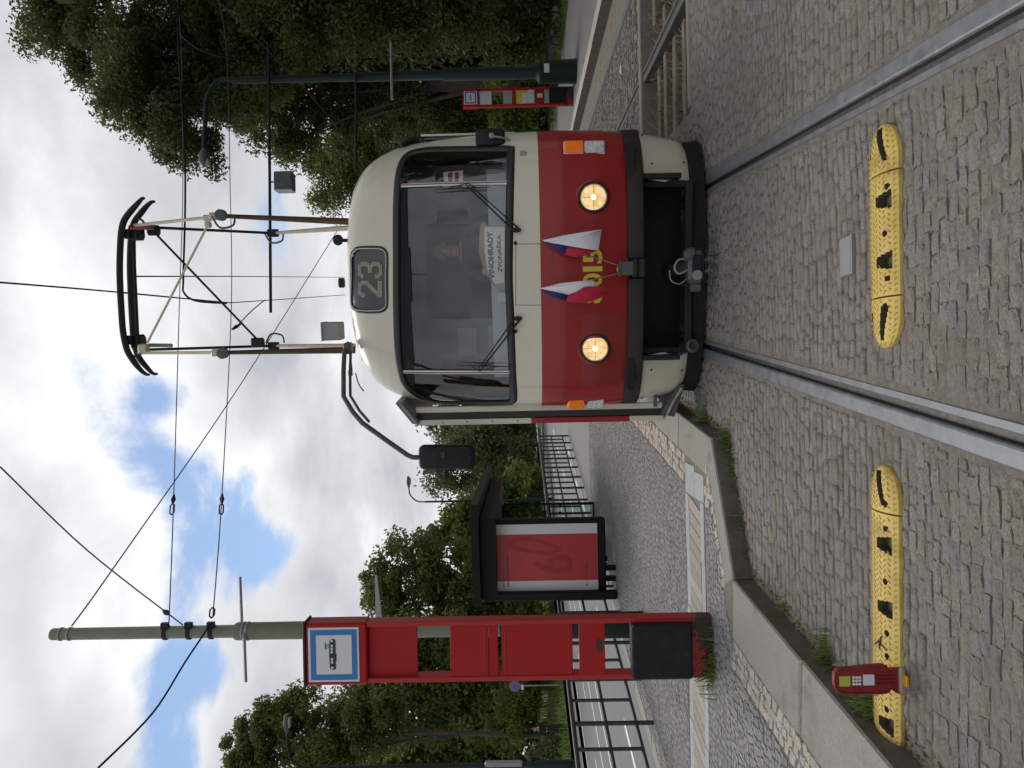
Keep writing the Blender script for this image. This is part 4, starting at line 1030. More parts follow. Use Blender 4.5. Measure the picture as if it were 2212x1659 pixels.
# mirrors
def round_box(mb, c, ax, size, r, n=5):
    """box with rounded face outline and softly domed front; ax = (right, depth, up)"""
    hx, hy, hz = [s / 2 for s in size]; A = [np.array(a, float) for a in ax]; c = np.array(c, float); loop = []
    for (sx, sz, a0) in ((1, 1, 0), (-1, 1, 90), (-1, -1, 180), (1, -1, 270)):
        for k in range(n): g = R(a0 + 90 * k / (n - 1)); loop.append((sx * (hx - r) + r * math.cos(g), sz * (hz - r) + r * math.sin(g)))
    rows = [(-hy, .80), (-hy * .85, .93), (-hy * .5, 1.0), (hy * .7, 1.0), (hy, .97)]; m = len(loop); V = []; F = []
    for (d, s) in rows:
        for (x, z) in loop: V.append(c + A[0] * x * s + A[1] * d + A[2] * z * s)
    for j in range(len(rows) - 1):
        for i in range(m): F.append((j * m + i, j * m + (i + 1) % m, (j + 1) * m + (i + 1) % m, (j + 1) * m + i))
    F += [tuple(range(m - 1, -1, -1)), tuple((len(rows) - 1) * m + i for i in range(m))]
    mb.add(V, F)
DM = -.05
pm = [TD(*q) for q in ((752, 742, .60), (744, 760, .45), (742, 800, .25), (742, 857, .05), (762, 890, .0), (783, 914, DM), (840, 955, DM), (880, 983, DM), (892, 988, DM), (905, 988, DM))]
mb = MB(); mb.tube(pm, .021, 10); mb.tube([p + np.array([0.0, .05, -.045]) for p in pm[1:6]], .013, 8); mb.box(TD(752, 752, .55), (.10, .14, .06), bev=.01); arm = mb.build('mirror_arm', M_dgrey, tram, local=True, smooth=True)
mc = TD(966, 987, DM); mb = MB(); round_box(mb, mc, ((1, 0.1, 0), (-.1, 1, 0), (0.02, 0, 1)), (.20, .10, .47), .045); mir = mb.build('wing_mirror', M_blk, tram, local=True, smooth=True, sharp=50)
mb = MB(); mb.box(mc + np.array([.03, -.05, .03]), (.06, .012, .05), bev=.006); mb.box(mc + np.array([-.02, -.045, .03]), (.12, .008, .03)); mb.tube(smooth_path([mc + np.array([.02, -.054, .03]), mc + np.array([-.06, -.056, -.02]), mc + np.array([-.07, -.056, -.13]), mc + np.array([.0, -.056, -.2]), mc + np.array([.05, -.054, -.12])], 5), .004, 6); mb.build('mirror_clamp', M_rub, mir, local=True)
mc = TD(1059, 298, .30); mb = MB(); round_box(mb, mc, ((1, .2, 0), (-.2, 1, 0), (0, 0, 1)), (.142, .08, .245), .035); mir = mb.build('wing_mirror', M_blk, tram, local=True, smooth=True, sharp=50)
mb = MB(); mb.tube([TD(1062, 294, .22), TD(1080, 296, .23), TD(1098, 301, .27), TD(1108, 313, .33), TD(1126, 328, .35)], .008, 8); mb.box(TF(1130, 331, .006), (.035, .02, .05)); mb.lathe(TD(1062, 294, .25), (0, -1, 0), [(0, .022), (.03, .022), (.035, .012)], 12); mb.build('mirror_arm', M_grey, tram, local=True)

# roof gear
mb = MB(); q = TD(720, 715, .95); mb.box(q, (.17, .20, .17), bev=.008); mb.box(q + np.array([0, -.005, .083]), (.178, .21, .012)); mb.build('roof_box', M_grey, tram, local=True)
mb = MB(); q = TD(737, 519, .75); mb.lathe(q + np.array([0, .05, .01]), (0, -1, .1), [(0, .02), (.05, .03), (.09, .05), (.095, .04)], 16); mb.box(q + np.array([0, .03, -.04]), (.03, .03, .06)); mb.build('horn', M_blk, tram, local=True, smooth=True, sharp=40)
mb = MB(); q = TD(738, 611, .8); mb.box(q, (.09, .08, .05), bev=.01); mb.build('roof_lamp', M_blk, tram, local=True)
mb = MB(); q = TD(757, 806, .55); mb.tube([TD(748, 745, .6), TD(757, 770, .58), TD(760, 800, .56)], .008, 6); mb.box(q, (.05, .05, .03)); mb.tube(smooth_path([TD(768, 806, .55), TD(775, 830, .55), TD(786, 845, .52)], 4), .006, 6); mb.build('roof_cable', M_blk, tram, local=True)

# pantograph
def ZP(zx, zy, d): return TD(219.4 + zx * .2645, 384 + zy * .2645, d)
DF, DB, DM_ = 1.20, 2.70, 1.95          # set-back of front knees, rear knees, head
pan = []
M_brown = mat('brown_oxide_tube', (0.075, 0.045, 0.025), 0.5, var=0.3, vscale=6)
kfr, kfl = ZP(985, 312, DF), ZP(1000, 1428, DF); kbr, kbl = ZP(1400, 452, DB), ZP(1405, 1372, DB)
hfr, hfl = ZP(255, 390, 1.85), ZP(300, 1430, 1.85)
bfr, bfl = ZP(2010, 362, 1.65), ZP(2010, 1408, 1.65); bbr, bbl = ZP(2010, 408, 2.3), ZP(2010, 1376, 2.3)
dn = np.array([0, 0, -.08])
for a_, b_, r0, m_ in ((bfr, kfr, .036, M_brown), (bfl, kfl, .036, M_brown), (bbr, kbr, .032, M_brass), (bbl, kbl, .032, M_brass)):
    mb = MB(); mb.tube([a_ + dn, b_], [r0, r0 * .56], 10); mb.build('pantograph_lower_arm', m_, tram, local=True, smooth=True)
mb = MB(); mb.tube([kfr, hfr], .017, 8); mb.tube([kfl, hfl], .017, 8); mb.tube([ZP(860, 400, 1.35), ZP(375, 1345, 1.8)], .012, 8)
for k in (kfr, kfl): mb.box(k + np.array([0, 0, .05]), (.07, .07, .14), bev=.01)
mb.box(ZP(865, 330, 1.3), (.06, .06, .08), bev=.01); mb.box(ZP(870, 385, 1.33), (.06, .06, .06), bev=.01); mb.box(ZP(345, 1395, 1.82), (.10, .08, .10), bev=.01); mb.build('pantograph_upper_arm', M_brass, tram, local=True, smooth=True, sharp=40)
mb = MB(); ubr, ubl = ZP(400, 405, 2.05), ZP(590, 1398, 2.15); mb.tube([kbr, ubr], .016, 8); mb.tube([kbl, ubl, ZP(330, 1405, 2.0)], .016, 8); mb.tube([ZP(440, 455, 2.05), ZP(1275, 1325, 2.5)], .013, 8)
mb.box(ZP(425, 430, 2.05), (.11, .08, .13), bev=.015); mb.box(ZP(1275, 1345, 2.5), (.11, .08, .15), bev=.015)
for k in (kbr, kbl): mb.box(k, (.09, .07, .13), bev=.01)
mb.build('pantograph_upper_arm', M_blk, tram, local=True, smooth=True, sharp=40)
for (k, s, d) in ((ZP(985, 312, DF - .03), 1, DF), (ZP(1400, 452, DB), 1, DB), (ZP(1410, 1350, DB), -1, DB)):
    mb = MB(); mb.tube(smooth_path([k + np.array([0, 0, .10]), k + np.array([-s * .11, 0, .03]), k + np.array([-s * .09, 0, -.10]), k + np.array([0, 0, -.12])], 5), .011, 6); mb.build('knee_cable', M_dgrey, tram, local=True)
for k in (kfr, kfl):
    mb = MB(); mb.lathe(k + np.array([0, -.05, -.02]), (0, -1, 0), [(0, .055), (.05, .055), (.055, .03)], 16); mb.build('knee_joint', M_dgrey, tram, local=True)
shoe1 = [(380, 355), (372, 172), (352, 168), (330, 172), (290, 215), (225, 290), (185, 350), (165, 420), (155, 520), (148, 720), (152, 900), (162, 1080), (175, 1250), (205, 1395), (250, 1480), (310, 1560), (360, 1602), (392, 1608)][2:]
shoe2 = [(436, 197), (410, 198), (370, 230), (320, 290), (275, 350), (250, 420), (238, 520), (232, 720), (238, 920), (248, 1130), (262, 1320), (285, 1420), (320, 1490), (380, 1560), (420, 1598), (458, 1602)]
mb = MB()
for sh, d in ((shoe1, 1.80), (shoe2, 2.12)):
    P = smooth_path([ZP(x, y, d) for (x, y) in sh], 4); n = len(P)
    mb.tube(P, [.012 + .022 * min(1, min(i, n - 1 - i) / (n * .18)) for i in range(n)], 8)
head = mb.build('pantograph_head', M_blk, tram, local=True, smooth=True)
mb = MB(); mb.tube([ZP(270, 500, 2.0), ZP(275, 800, 2.0), ZP(290, 1320, 2.0)], .012, 8); mb.tube([ZP(255, 420, 1.98), ZP(300, 1400, 1.98)], .018, 8)
for (x, y) in ((285, 450), (300, 1340)): mb.box(ZP(x, y, 1.95), (.16, .16, .12), bev=.02)
mb.box(ZP(215, 460, 1.85), (.10, .06, .05)); mb.box(ZP(235, 1325, 1.85), (.10, .06, .05)); mb.tube(smooth_path([ZP(235, 400, 1.8), ZP(270, 330, 1.8), ZP(320, 340, 1.8), ZP(350, 370, 1.8)], 4), .012, 6); mb.tube(smooth_path([ZP(220, 1420, 1.8), ZP(270, 1460, 1.8), ZP(320, 1440, 1.8)], 4), .012, 6)
mb.build('head_frame', M_blk, head, local=True)
mb = MB(); mb.box(ZP(330, 405, 1.84), (.05, .05, .24), bev=.006); mb.build('head_bracket', M_redtrim, head, local=True)
mb = MB(); mb.tube([ZP(385, 1368, 2.0), ZP(575, 1370, 2.0)], .022, 10); mb.build('pantograph_spring', M_grey, tram, local=True)
mb = MB(); f = .05
mb.box((0.02, 1.62, 3.22), (1.75, .10, .08), bev=.01); mb.box((0.02, 2.3, 3.22), (1.65, .10, .08), bev=.01); mb.box((-.72, 1.95, 3.17), (.08, .9, .07)); mb.box((.76, 1.95, 3.17), (.08, .9, .07)); mb.build('pantograph_base', M_dgrey, tram, local=True)

# ------------------------------------------------------------------ stop column beside the platform edge
M_sred = mat('column_red', (0.34, 0.009, 0.010), 0.5, spec=0.25, var=0.08, vscale=4, dirt=(0.27, 0.02, 0.018), dirt_scale=2.5)
M_sred2 = mat('column_red_faded', (0.37, 0.026, 0.024), 0.55, spec=0.3, var=0.1, vscale=5)
M_rust = mat('rusty_red', (0.30, 0.022, 0.018), 0.6, dirt=(0.035, 0.022, 0.018), dirt_scale=5, dirt_lo=0.46, dirt_hi=0.5)
M_swhite = mat('sign_white', (0.62, 0.63, 0.66), 0.4); M_sblue = mat('sign_blue', (0.012, 0.16, 0.46), 0.4); M_sblk = mat('sign_black', (0.012, 0.012, 0.014), 0.5)
M_black_box = mat('scuffed_black', (0.012, 0.0125, 0.014), 0.6, spec=0.25, var=0.4, vscale=8, bump=0.3, bscale=50, dirt=(0.06, 0.05, 0.045), dirt_scale=9, dirt_lo=0.62, dirt_hi=0.72)
def stop_column(pxt, pyc, pxb, width, label, ground_z, full=True):
    foot = G(pxb, pyc, ground_z); Yc = foot[1]; Xc = foot[0]; T = 0.13
    e = empty('stop_column', (Xc, Yc, ground_z), label, 'sign column')
    zt = lambda px: PD(px, pyc, Yc)[2]
    def bx(x0, x1, z0, z1, y0, y1, name, m, par=e, bev=.004):
        mb = MB(); mb.box(((x0 + x1) / 2, (y0 + y1) / 2, (z0 + z1) / 2), (abs(x1 - x0), abs(y1 - y0), abs(z1 - z0)), bev=bev); return mb.build(name, m, par)
    return e, Xc, Yc, zt, bx
e, Xc, Yc, zt, bx = stop_column(663, 1392, 1535, .47, 'tall empty red tram stop column with tram pictogram on top', PLAT)
W2 = .237; zf = Yc - .065; zb = Yc + .065
for s in (-1, 1):
    a = Xc + s * W2; b = Xc + s * (W2 - .036); bx(a, b, PLAT + .16, zt(795), zf, zb, 'frame_post', M_sred2)
hd = bx(Xc - W2 - .006, Xc + W2 + .006, zt(797), zt(666), zf - .02, zb + .02, 'header_box', M_sred, bev=.012)
bx(Xc - W2 - .016, Xc + W2 + .016, zt(667), zt(662), zf - .035, zb + .03, 'header_cap', M_sblk, hd, .003)
pl = bx(Xc - .212, Xc + .212, zt(781), zt(673), zf - .026, zf - .018, 'sign_plate', M_swhite, hd, .002)
def ring_rect(x0, x1, z0, z1, w, y, name, m, par):
    mb = MB()
    for (a, b, c, d) in ((x0, x1, z0, z0 + w), (x0, x1, z1 - w, z1), (x0, x0 + w, z0 + w, z1 - w), (x1 - w, x1, z0 + w, z1 - w)): mb.box(((a + b) / 2, y, (c + d) / 2), (b - a, .002, d - c))
    return mb.build(name, m, par)
zc0, zc1 = zt(777), zt(678)
ring_rect(Xc - .196, Xc + .196, zc0, zc1, .042, zf - .0275, 'blue_border', M_sblue, hd)
def tram_icon(cx, cz, w, y, par):
    s = w / 0.24; mb = MB(); f = lambda x, z: np.array([cx + x * s, y, cz + z * s])
    mb.prism([f(*p) for p in ((-.12, -.012), (-.113, -.022), (-.055, -.022), (-.05, -.028), (.0, -.028), (.005, -.022), (.11, -.022), (.12, -.01), (.117, .008), (.108, .024), (.0, .028), (-.108, .024), (-.117, .008))], (0, .002, 0))
    mb.tube([f(.058, .027), f(.047, .042), f(.062, .056), f(.077, .042), f(.066, .027)], .0022 * s, 5); mb.tube([f(.035, .058), f(.095, .058)], .0024 * s, 5)
    o = mb.build('tram_pictogram', M_sblk, par); mb = MB()
    for (x0, x1) in ((-.110, -.096), (-.070, -.052), (-.046, -.028), (.010, .028), (.034, .052), (.058, .076), (.098, .112)): mb.box(f((x0 + x1) / 2, .006) + np.array([0, -.0015, 0]), ((x1 - x0) * s, .002, .017 * s))
    mb.build('pictogram_window', M_swhite, o)
tram_icon(Xc + .004, (zc0 + zc1) / 2 + .008, .24, zf - .030, hd)
bx(Xc - W2 + .03, Xc + W2 - .03, zt(903), zt(797), zf + .045, zf + .055, 'recessed_panel', M_sred)
bx(Xc - W2 + .03, Xc + W2 - .03, zt(1056), zt(974), zf + .012, zf + .045, 'notice_panel', M_sred); bx(Xc - W2 + .03, Xc + W2 - .03, zt(1076), zt(1057.5), zf + .010, zf + .04, 'notice_panel', M_sred)
p3 = bx(Xc - W2 + .03, Xc + W2 - .03, zt(1236), zt(1084), zf + .012, zf + .045, 'notice_panel', M_sred)
for (a, b) in ((1084, 1236), (974, 1056)):
    for z in (a + 7, b - 8):
        bx(Xc - W2 + .045, Xc + W2 - .05, zt(z) - .004, zt(z) + .004, zf + .007, zf + .0125, 'panel_fold', M_sred2, p3, .001)
bx(Xc - W2 + .03, Xc + W2 - .03, zt(1305), zt(1250), zf + .003, zf + .045, 'cross_plate', M_sred)
mb = MB(); mb.prism([(Xc + .03 + .055 * math.cos(g) * (1 + .12 * math.sin(3 * g)), zf + .0015, zt(1294) + .032 * math.sin(g)) for g in np.linspace(0, 6.28, 14)[:-1]], (0, .003, 0)); mb.build('paint_chip', mat('rust_brown', (0.05, 0.028, 0.02), .8), e)
bx(Xc - W2 + .02, Xc + W2 - .03, zt(1487), zt(1360), zf - .075, zf + .06, 'litter_bin', M_black_box, bev=.012)
bx(Xc - W2, Xc + W2, PLAT - .02, zt(1488), zf, zb, 'column_base', M_rust, bev=.006)

# far stop column on the opposite platform
foot = G(1238, 211, .15); FX, FY = foot[0], foot[1]
ft = empty('stop_column', (FX, FY, .15), 'red tram stop column full of timetables on the opposite platform', 'sign column')
fz = lambda px: PD(px, 211, FY)[2]
def fb(y0, y1, p0, p1, dy, name, m, th=.03, par=None):
    x0, x1 = PD(1100, y0, FY)[0], PD(1100, y1, FY)[0]; mb = MB(); mb.box(((x0 + x1) / 2, FY + dy, (fz(p0) + fz(p1)) / 2), (abs(x1 - x0), th, abs(fz(p1) - fz(p0))), bev=.003); return mb.build(name, m, par or ft)
M_paper = mat('timetable_paper', (0.55, 0.56, 0.57), .7, var=.12, vscale=14); M_pyel = mat('yellow_notice', (0.62, 0.42, 0.05), .7); M_pgrey = mat('grey_notice', (0.32, 0.32, 0.31), .7)
fb(192, 196, 1032, 1225, 0, 'frame_post', M_sred, .12); fb(227, 231, 1032, 1225, 0, 'frame_post', M_sred, .12); h2 = fb(191.5, 231.5, 1000, 1034, 0, 'header_box', M_sred, .16)
fb(198, 226, 1003, 1031, -.085, 'sign_plate', M_swhite, .012, h2)
x0, x1 = PD(1100, 225, FY)[0], PD(1100, 199, FY)[0]; ring_rect(x0, x1, fz(1029), fz(1005), .035, FY - .094, 'blue_border', M_sblue, h2); tram_icon((x0 + x1) / 2, fz(1017), .17, FY - .096, h2)
fb(197, 226, 1036, 1062, -.02, 'timetable', M_paper); fb(197, 226, 1087, 1106, -.02, 'timetable', M_pgrey); fb(196, 227, 1108, 1112, -.02, 'cross_plate', M_sred); fb(197, 226, 1115, 1155, -.02, 'notice', M_pyel)
fb(203, 226, 1128, 1139, -.04, 'timetable', M_paper); fb(197, 226, 1140, 1153, -.04, 'timetable', M_paper); fb(196, 227, 1158, 1176, -.02, 'cross_plate', M_sred); fb(205, 214, 1161, 1172, -.04, 'sticker', M_paper); fb(196, 227, 1176, 1186, -.02, 'cross_plate', M_pgrey); fb(195, 228, 1187, 1222, -.06, 'litter_bin', M_black_box, .1); fb(192, 231, 1222, 1238, 0, 'column_base', M_rust, .12)

# ------------------------------------------------------------------ posts, lamps
M_olive = mat('olive_pole', (0.155, 0.165, 0.115), .55, var=.12, vscale=4, bump=.1, bscale=40); M_dkgreen = mat('dark_green_pole', (0.010, 0.020, 0.018), .6, var=.15, vscale=4, spec=.2)
M_galv = mat('galvanised', (0.26, 0.27, 0.27), .5, metal=.3, var=.1, vscale=10)
PY = 8.8; px0 = PD(600, 1362, PY)
pole = empty('traction_pole', (px0[0], PY, PLAT), 'olive tram-wire mast standing behind the near stop column', 'mast')
z_of = lambda px: PD(px, 1362, PY)[2]
mb = MB(); mb.lathe((px0[0], PY, 0), (0, 0, 1), [(z_of(528), .105), (z_of(520), .110), (z_of(512), .108), (z_of(505), .078), (z_of(114), .072), (z_of(112), .068)], 20); mb.build('upper_tube', M_olive, pole, smooth=True, sharp=40)
mb = MB(); mb.lathe((px0[0], PY, 0), (0, 0, 1), [(z_of(1080), .112), (z_of(528), .105)], 20); mb.build('middle_tube', M_olive, pole, smooth=True, sharp=40)
mb = MB(); mb.lathe((px0[0], PY, 0), (0, 0, 1), [(PLAT, .16), (z_of(1180), .15), (z_of(1170), .115), (z_of(1080), .113)], 20); mb.build('base_tube', M_dkgreen, pole, smooth=True, sharp=40)
for p in (132, 151, 527, 536):
    mb = MB(); r_ = .082 if p < 300 else .114; mb.lathe((px0[0], PY, z_of(p)), (0, 0, 1), [(-.012, r_ - .005), (-.012, r_), (.012, r_), (.012, r_ - .005)], 20); mb.build('band', M_galv, pole, smooth=True, sharp=40)
mb = MB(); mb.tube([PD(518, 1246, PY - .1), PD(522, 1343, PY - .12)], .021, 4); mb.tube([PD(527, 1370, PY - .12), PD(531, 1473, PY - .1)], .021, 4); mb.build('flag_bar', M_galv, pole)
for p in (359, 410, 458):
    mb = MB(); mb.lathe((px0[0], PY, z_of(p)), (0, 0, 1), [(-.02, .07), (-.02, .092), (.02, .092), (.02, .07)], 16); mb.box((px0[0] + .09, PY - .03, z_of(p)), (.08, .05, .09)); mb.build('wire_clamp', M_blk, pole)

# right pole with lamp and brackets
RY = 17.0; rp = G(1245, 154, .15); RX = rp[0]; RY = rp[1]
lamp = empty('street_lamp', (RX, RY, .15), 'dark green lamp mast with cable brackets before the woodland', 'lamp post')
rz_ = lambda px: PD(px, 160, RY)[2]
mb = MB(); mb.lathe((RX, RY, 0), (0, 0, 1), [(.15, .28), (.2, .27), (rz_(1165), .25), (rz_(1158), .17), (rz_(1155), .15), (rz_(960), .145), (rz_(955), .11), (rz_(770), .105), (rz_(765), .09), (rz_(500), .075)], 18); mb.build('mast', M_dkgreen, lamp, smooth=True, sharp=40)
mb = MB(); mb.tube(smooth_path([(RX, RY, rz_(505)), PD(478, 172, RY), PD(458, 188, RY), PD(447, 215, RY), PD(444, 250, RY), PD(442, 300, RY), PD(441, 328, RY)], 4), .055, 10); mb.build('lamp_arm', M_dkgreen, lamp, smooth=True)
mb = MB(); P = [PD(442, 322, RY), PD(441, 335, RY), PD(441, 350, RY), PD(442, 360, RY)]; mb.tube(P, [.06, .12, .13, .05], 10); hd_ = mb.build('lamp_head', M_dgrey, lamp, smooth=True)
mb = MB(); mb.box(PD(449, 351, RY), (.16, .16, .08), bev=.02); mb.build('lamp_glass', M_pgrey, hd_)
arm = [(PD(585, 100, RY), PD(588, 400, RY), PD(590, 677, RY), .035), (PD(772, 165, RY), PD(773, 270, RY), PD(772, 372, RY), .035), (PD(847, 98, RY), PD(848, 160, RY), PD(850, 221, RY), .03)]
for (a, b, c, r_) in arm:
    mb = MB(); off = np.array([0, -.16, 0]); mb.tube([a + off, b + off, c + off], r_, 8); mb.build('bracket_arm', M_dkgreen if r_ > .03 else M_galv, lamp)
mb = MB(); q = PD(620, 397, RY) + np.array([0, -.16, 0]); mb.box(q, (.42, .3, .42), bev=.02); mb.tube([q + np.array([0, 0, .2]), PD(588, 397, RY) + np.array([0, -.16, 0])], .02, 6); bo = mb.build('signal_box', M_dgrey, lamp)
mb = MB(); mb.box(q + np.array([-.215, 0, 0]), (.02, .32, .40)); mb.build('box_lid', M_galv, bo)
mb = MB(); mb.box((RX - .02, RY - .26, rz_(1180)), (.2, .01, .12)); mb.build('sticker', M_paper, lamp)

def simple_lamp(base, h, reach, rad, label, side=1, name='street_lamp', head=.6):
    e = empty(name, base, label, 'lamp post'); x, y, z = base
    mb = MB(); mb.lathe((x, y, z), (0, 0, 1), [(0, rad * 1.9), (1.6, rad * 1.8), (1.7, rad * 1.1), (h * .6, rad), (h - 1.0, rad * .8)], 14); mb.build('mast', M_dkgreen, e, smooth=True, sharp=40)
    mb = MB(); mb.tube(smooth_path([(x, y, z + h - 1.05), (x + side * .05, y, z + h - .5), (x + side * .45, y, z + h - .08), (x + side * reach, y, z + h)], 5), rad * .6, 8); mb.build('lamp_arm', M_dkgreen, e, smooth=True)
    mb = MB(); mb.tube([(x + side * (reach - .1), y, z + h), (x + side * (reach + .2), y, z + h + .02), (x + side * (reach + head), y, z + h + .02)], [.06, .13, .08], 8); hd_ = mb.build('lamp_head', M_dgrey, e, smooth=True)
    mb = MB(); mb.box((x + side * (reach + .3), y, z + h - .10), (.4, .2, .08), bev=.03); mb.build('lamp_glass', M_pgrey, hd_)
    return e
b = PD(1240, 1651, 27.0); ll = simple_lamp((b[0], 27.0, -.3), 11.1, 1.45, .085, 'dark lamp post beside the flowering bush across the road', 1)
mb = MB(); mb.box((b[0] + .12, 26.9, PD(1088, 1643, 26.9)[2]), (.2, .2, 1.45), bev=.05); mb.build('control_box', M_galv, ll)
b = PD(1180, 1079, 44.0); simple_lamp((b[0], 44.0, -.2), 8.9, 1.0, .07, 'slim dark lamp post beyond the bus shelter roof', 1)
b = PD(1180, 1252, 50.0); simple_lamp((b[0], 50.0, -.1), 11.6, 1.1, .06, 'thin lamp post standing among the trees above the shelter roof', 1)
q = G(1342, 152, 0.01); mb = MB(); mb.prism([q + np.array(p) for p in ((-.09, -.05, 0), (.10, -.02, .0), (.03, .11, .01))], (0, 0, .006)); tag(mb.build('paper_scrap', mat('pale_scrap', (.55, .40, .33), .8)), 'pale pink triangular scrap lying on the paved empty track', 'litter')
# masts far down the road
b = PD(1170, 1022, 60.0); e = empty('traction_pole', (b[0], 60, -.2), 'pale grey distant mast standing before the birch trees', 'mast'); mb = MB(); mb.lathe((b[0], 60, -.2), (0, 0, 1), [(0, .18), (6.6, .13)], 10); mb.build('mast', mat('pale_pole', (.25, .26, .22), .6), e)
b = PD(1165, 1046, 50.0); e = empty('notice_board', (b[0], 50, -.1), 'grey notice board on a post near the people under the trees', 'sign'); mb = MB(); mb.box((b[0], 50, PD(1125, 1046, 50)[2]), (.55, .06, 2.0), bev=.01); mb.build('board', M_pgrey, e)
mb = MB(); mb.box((b[0], 50.05, .9), (.08, .05, 2.2)); mb.build('post', M_galv, e)
# grey wedge sign behind the column (top of a distant mast plate)
b = PD(1010, 1337, 20.0); e = empty('traction_pole', (b[0], 20, -.25), 'thin far mast half hidden by the near stop column with grey plate', 'mast'); mb = MB(); mb.tube([(b[0], 20, -.25), (b[0], 20, PD(812, 1337, 20)[2])], .07, 10); mb.build('mast', M_dkgreen, e)
mb = MB(); p0, p1 = PD(812, 1243, 20), PD(818, 1336, 20); mb.prism([p0 + np.array([0, 0, .03]), p0 + np.array([0, 0, -.03]), p1 + np.array([0, 0, -.09]), p1 + np.array([0, 0, .09])], (0, .04, 0)); mb.build('bracket_plate', M_galv, e)

# no-stopping sign
b = PD(1172, 1482, 34.0); e = empty('road_sign', (b[0], 34, 0.3), 'round blue no-stopping sign with red cross on the grass bank', 'road sign')
c = PD(1112, 1482, 34.0); mb = MB(); mb.tube([(c[0], 34.03, 0.1), (c[0], 34.03, c[2])], .03, 8); mb.build('post', M_galv, e)
mb = MB(); mb.lathe(c, (0, -1, 0), [(0, .28), (.02, .28)], 24); d_ = mb.build('sign_disc', mat('sign_red', (.42, .02, .03), .4), e)
mb = MB(); mb.lathe(c, (0, -1, 0), [(.02, .235), (.024, .235)], 24); mb.build('blue_disc', M_sblue, d_)
mb = MB()
for s in (-1, 1): mb.box(c + np.array([0, -.028, 0]), (.46, .006, .045), ax=((.707, 0, s * .707), (0, 1, 0), (-s * .707, 0, .707)))
mb.build('red_cross', MATS['sign_red'], d_); mb = MB(); mb.box(c + np.array([-.05, -.02, -.36]), (.22, .02, .12)); mb.build('small_plate', M_swhite, e)

# ------------------------------------------------------------------ railing
M_fence = mat('fence_black', (0.028, 0.029, 0.031), .45, var=.2, vscale=10)
def railing(y0, y1, n, label, top=.93):
    e = empty('railing', (fence_x(y0), y0, PLAT), label, 'railing')
    L = lambda t: np.array([fence_x(y0 + (y1 - y0) * t), y0 + (y1 - y0) * t, PLAT])
    for h, nm, r_ in ((top, 'top_rail', .028), (.55, 'middle_rail', .021), (.20, 'bottom_rail', .021)):
        mb = MB(); mb.tube([L(t) + np.array([0, 0, h]) for t in np.linspace(-.004, 1.004, 12)], r_, 8); mb.build(nm, M_fence, e, smooth=True)
    for i in range(n + 1):
        p = L(i / n); full = i % 2 == 0
        mb = MB(); mb.tube([p + np.array([0, 0, -.08 if full else .20]), p + np.array([0, 0, top])], .027 if full else .021, 8); mb.build('post' if full else 'bar', M_fence, e, smooth=True)
railing(5.6, 22.4, 38, 'black tubular steel railing between the platform and the road')

# ------------------------------------------------------------------ bus shelter with poster
M_shel = mat('shelter_black', (0.008, 0.0085, 0.010), .6, var=.2, vscale=6, spec=.2)
sx0, sx1 = -3.38, -1.84; SYN, SYF = 10.9, 15.8
sh = empty('bus_shelter', (-3.3, 11.2, PLAT), 'black bus shelter with flat roof and glass end beside the railing', 'shelter')
zt_ = PD(1018, 1100, SYN)[2]
mb = MB()
nl, nr, fr_, fl_ = np.array([sx0 - .04, SYN, 0]), np.array([sx1, SYN, 0]), np.array([sx1 + .0, SYF, 0]), np.array([sx0 + .3, SYF, 0])
up = lambda p, z: (p[0], p[1], z)
mb.prism([up(nl, zt_ - .12), up(nr, zt_ - .10), up(fr_, zt_ - .10), up(fl_, zt_ - .12)], (0, 0, .12)); rf = mb.build('roof', M_shel, sh)
mb = MB(); mb.prism([up(nl + np.array([.12, .15, 0]), zt_ - .36), up(nr + np.array([-.25, .15, 0]), zt_ - .36), up(fr_ + np.array([-.2, -.2, 0]), zt_ - .36), up(fl_ + np.array([.1, -.2, 0]), zt_ - .36)], (0, 0, .235)); mb.build('roof_underside', M_shel, rf)
for (x, y) in ((-3.36, 11.25), (-3.02, 15.4), (-3.2, 13.3)):
    mb = MB(); mb.box((x, y, (PLAT + zt_ - .12) / 2), (.13, .13, zt_ - .14 - PLAT), bev=.015); mb.build('post', M_shel, sh)
ay = 11.35; P0, P1 = PD(1065, 1290, ay), PD(1307, 1122, ay)
px_l, px_r, pz_t, pz_b = P0[0], PD(1200, 1121, ay)[0], P0[2], P1[2]
mb = MB(); mb.box(((px_l + px_r) / 2, ay + .08, (pz_t + pz_b) / 2), (px_r - px_l, .18, pz_t - pz_b), bev=.02)
for x in (px_l + .25, px_l + .42): mb.box((x, ay + .08, (PLAT + pz_b) / 2), (.07, .1, pz_b - PLAT))
pn = mb.build('poster_case', M_shel, sh)
qx0, qx1 = PD(1180, 1276, ay - .02)[0], PD(1180, 1132, ay - .02)[0]; qz1, qz0 = PD(1073, 1200, ay - .02)[2], PD(1291, 1200, ay - .02)[2]; wq = qx1 - qx0; hq = qz1 - qz0
M_pw = mat('poster_white', (0.60, 0.61, 0.63), .35); M_pr = mat('poster_red', (0.42, 0.032, 0.038), .35, var=.06, vscale=2); M_pd = mat('poster_dark_red', (0.31, 0.020, 0.026), .4, var=.2, vscale=4); M_pt = mat('poster_ink', (0.09, 0.03, 0.035), .5)
mb = MB(); mb.box(((qx0 + qx1) / 2, ay - .016, (qz0 + qz1) / 2), (wq, .006, hq)); po = mb.build('poster', M_pw, pn)
mb = MB(); mb.box((qx0 + wq * .50, ay - .0205, (qz0 + qz1) / 2), (wq * .70, .002, hq - .004)); mb.build('poster_field', M_pr, po)
mb = MB(); rt, up_ = (1, 0, 0), (0, 0, 1)
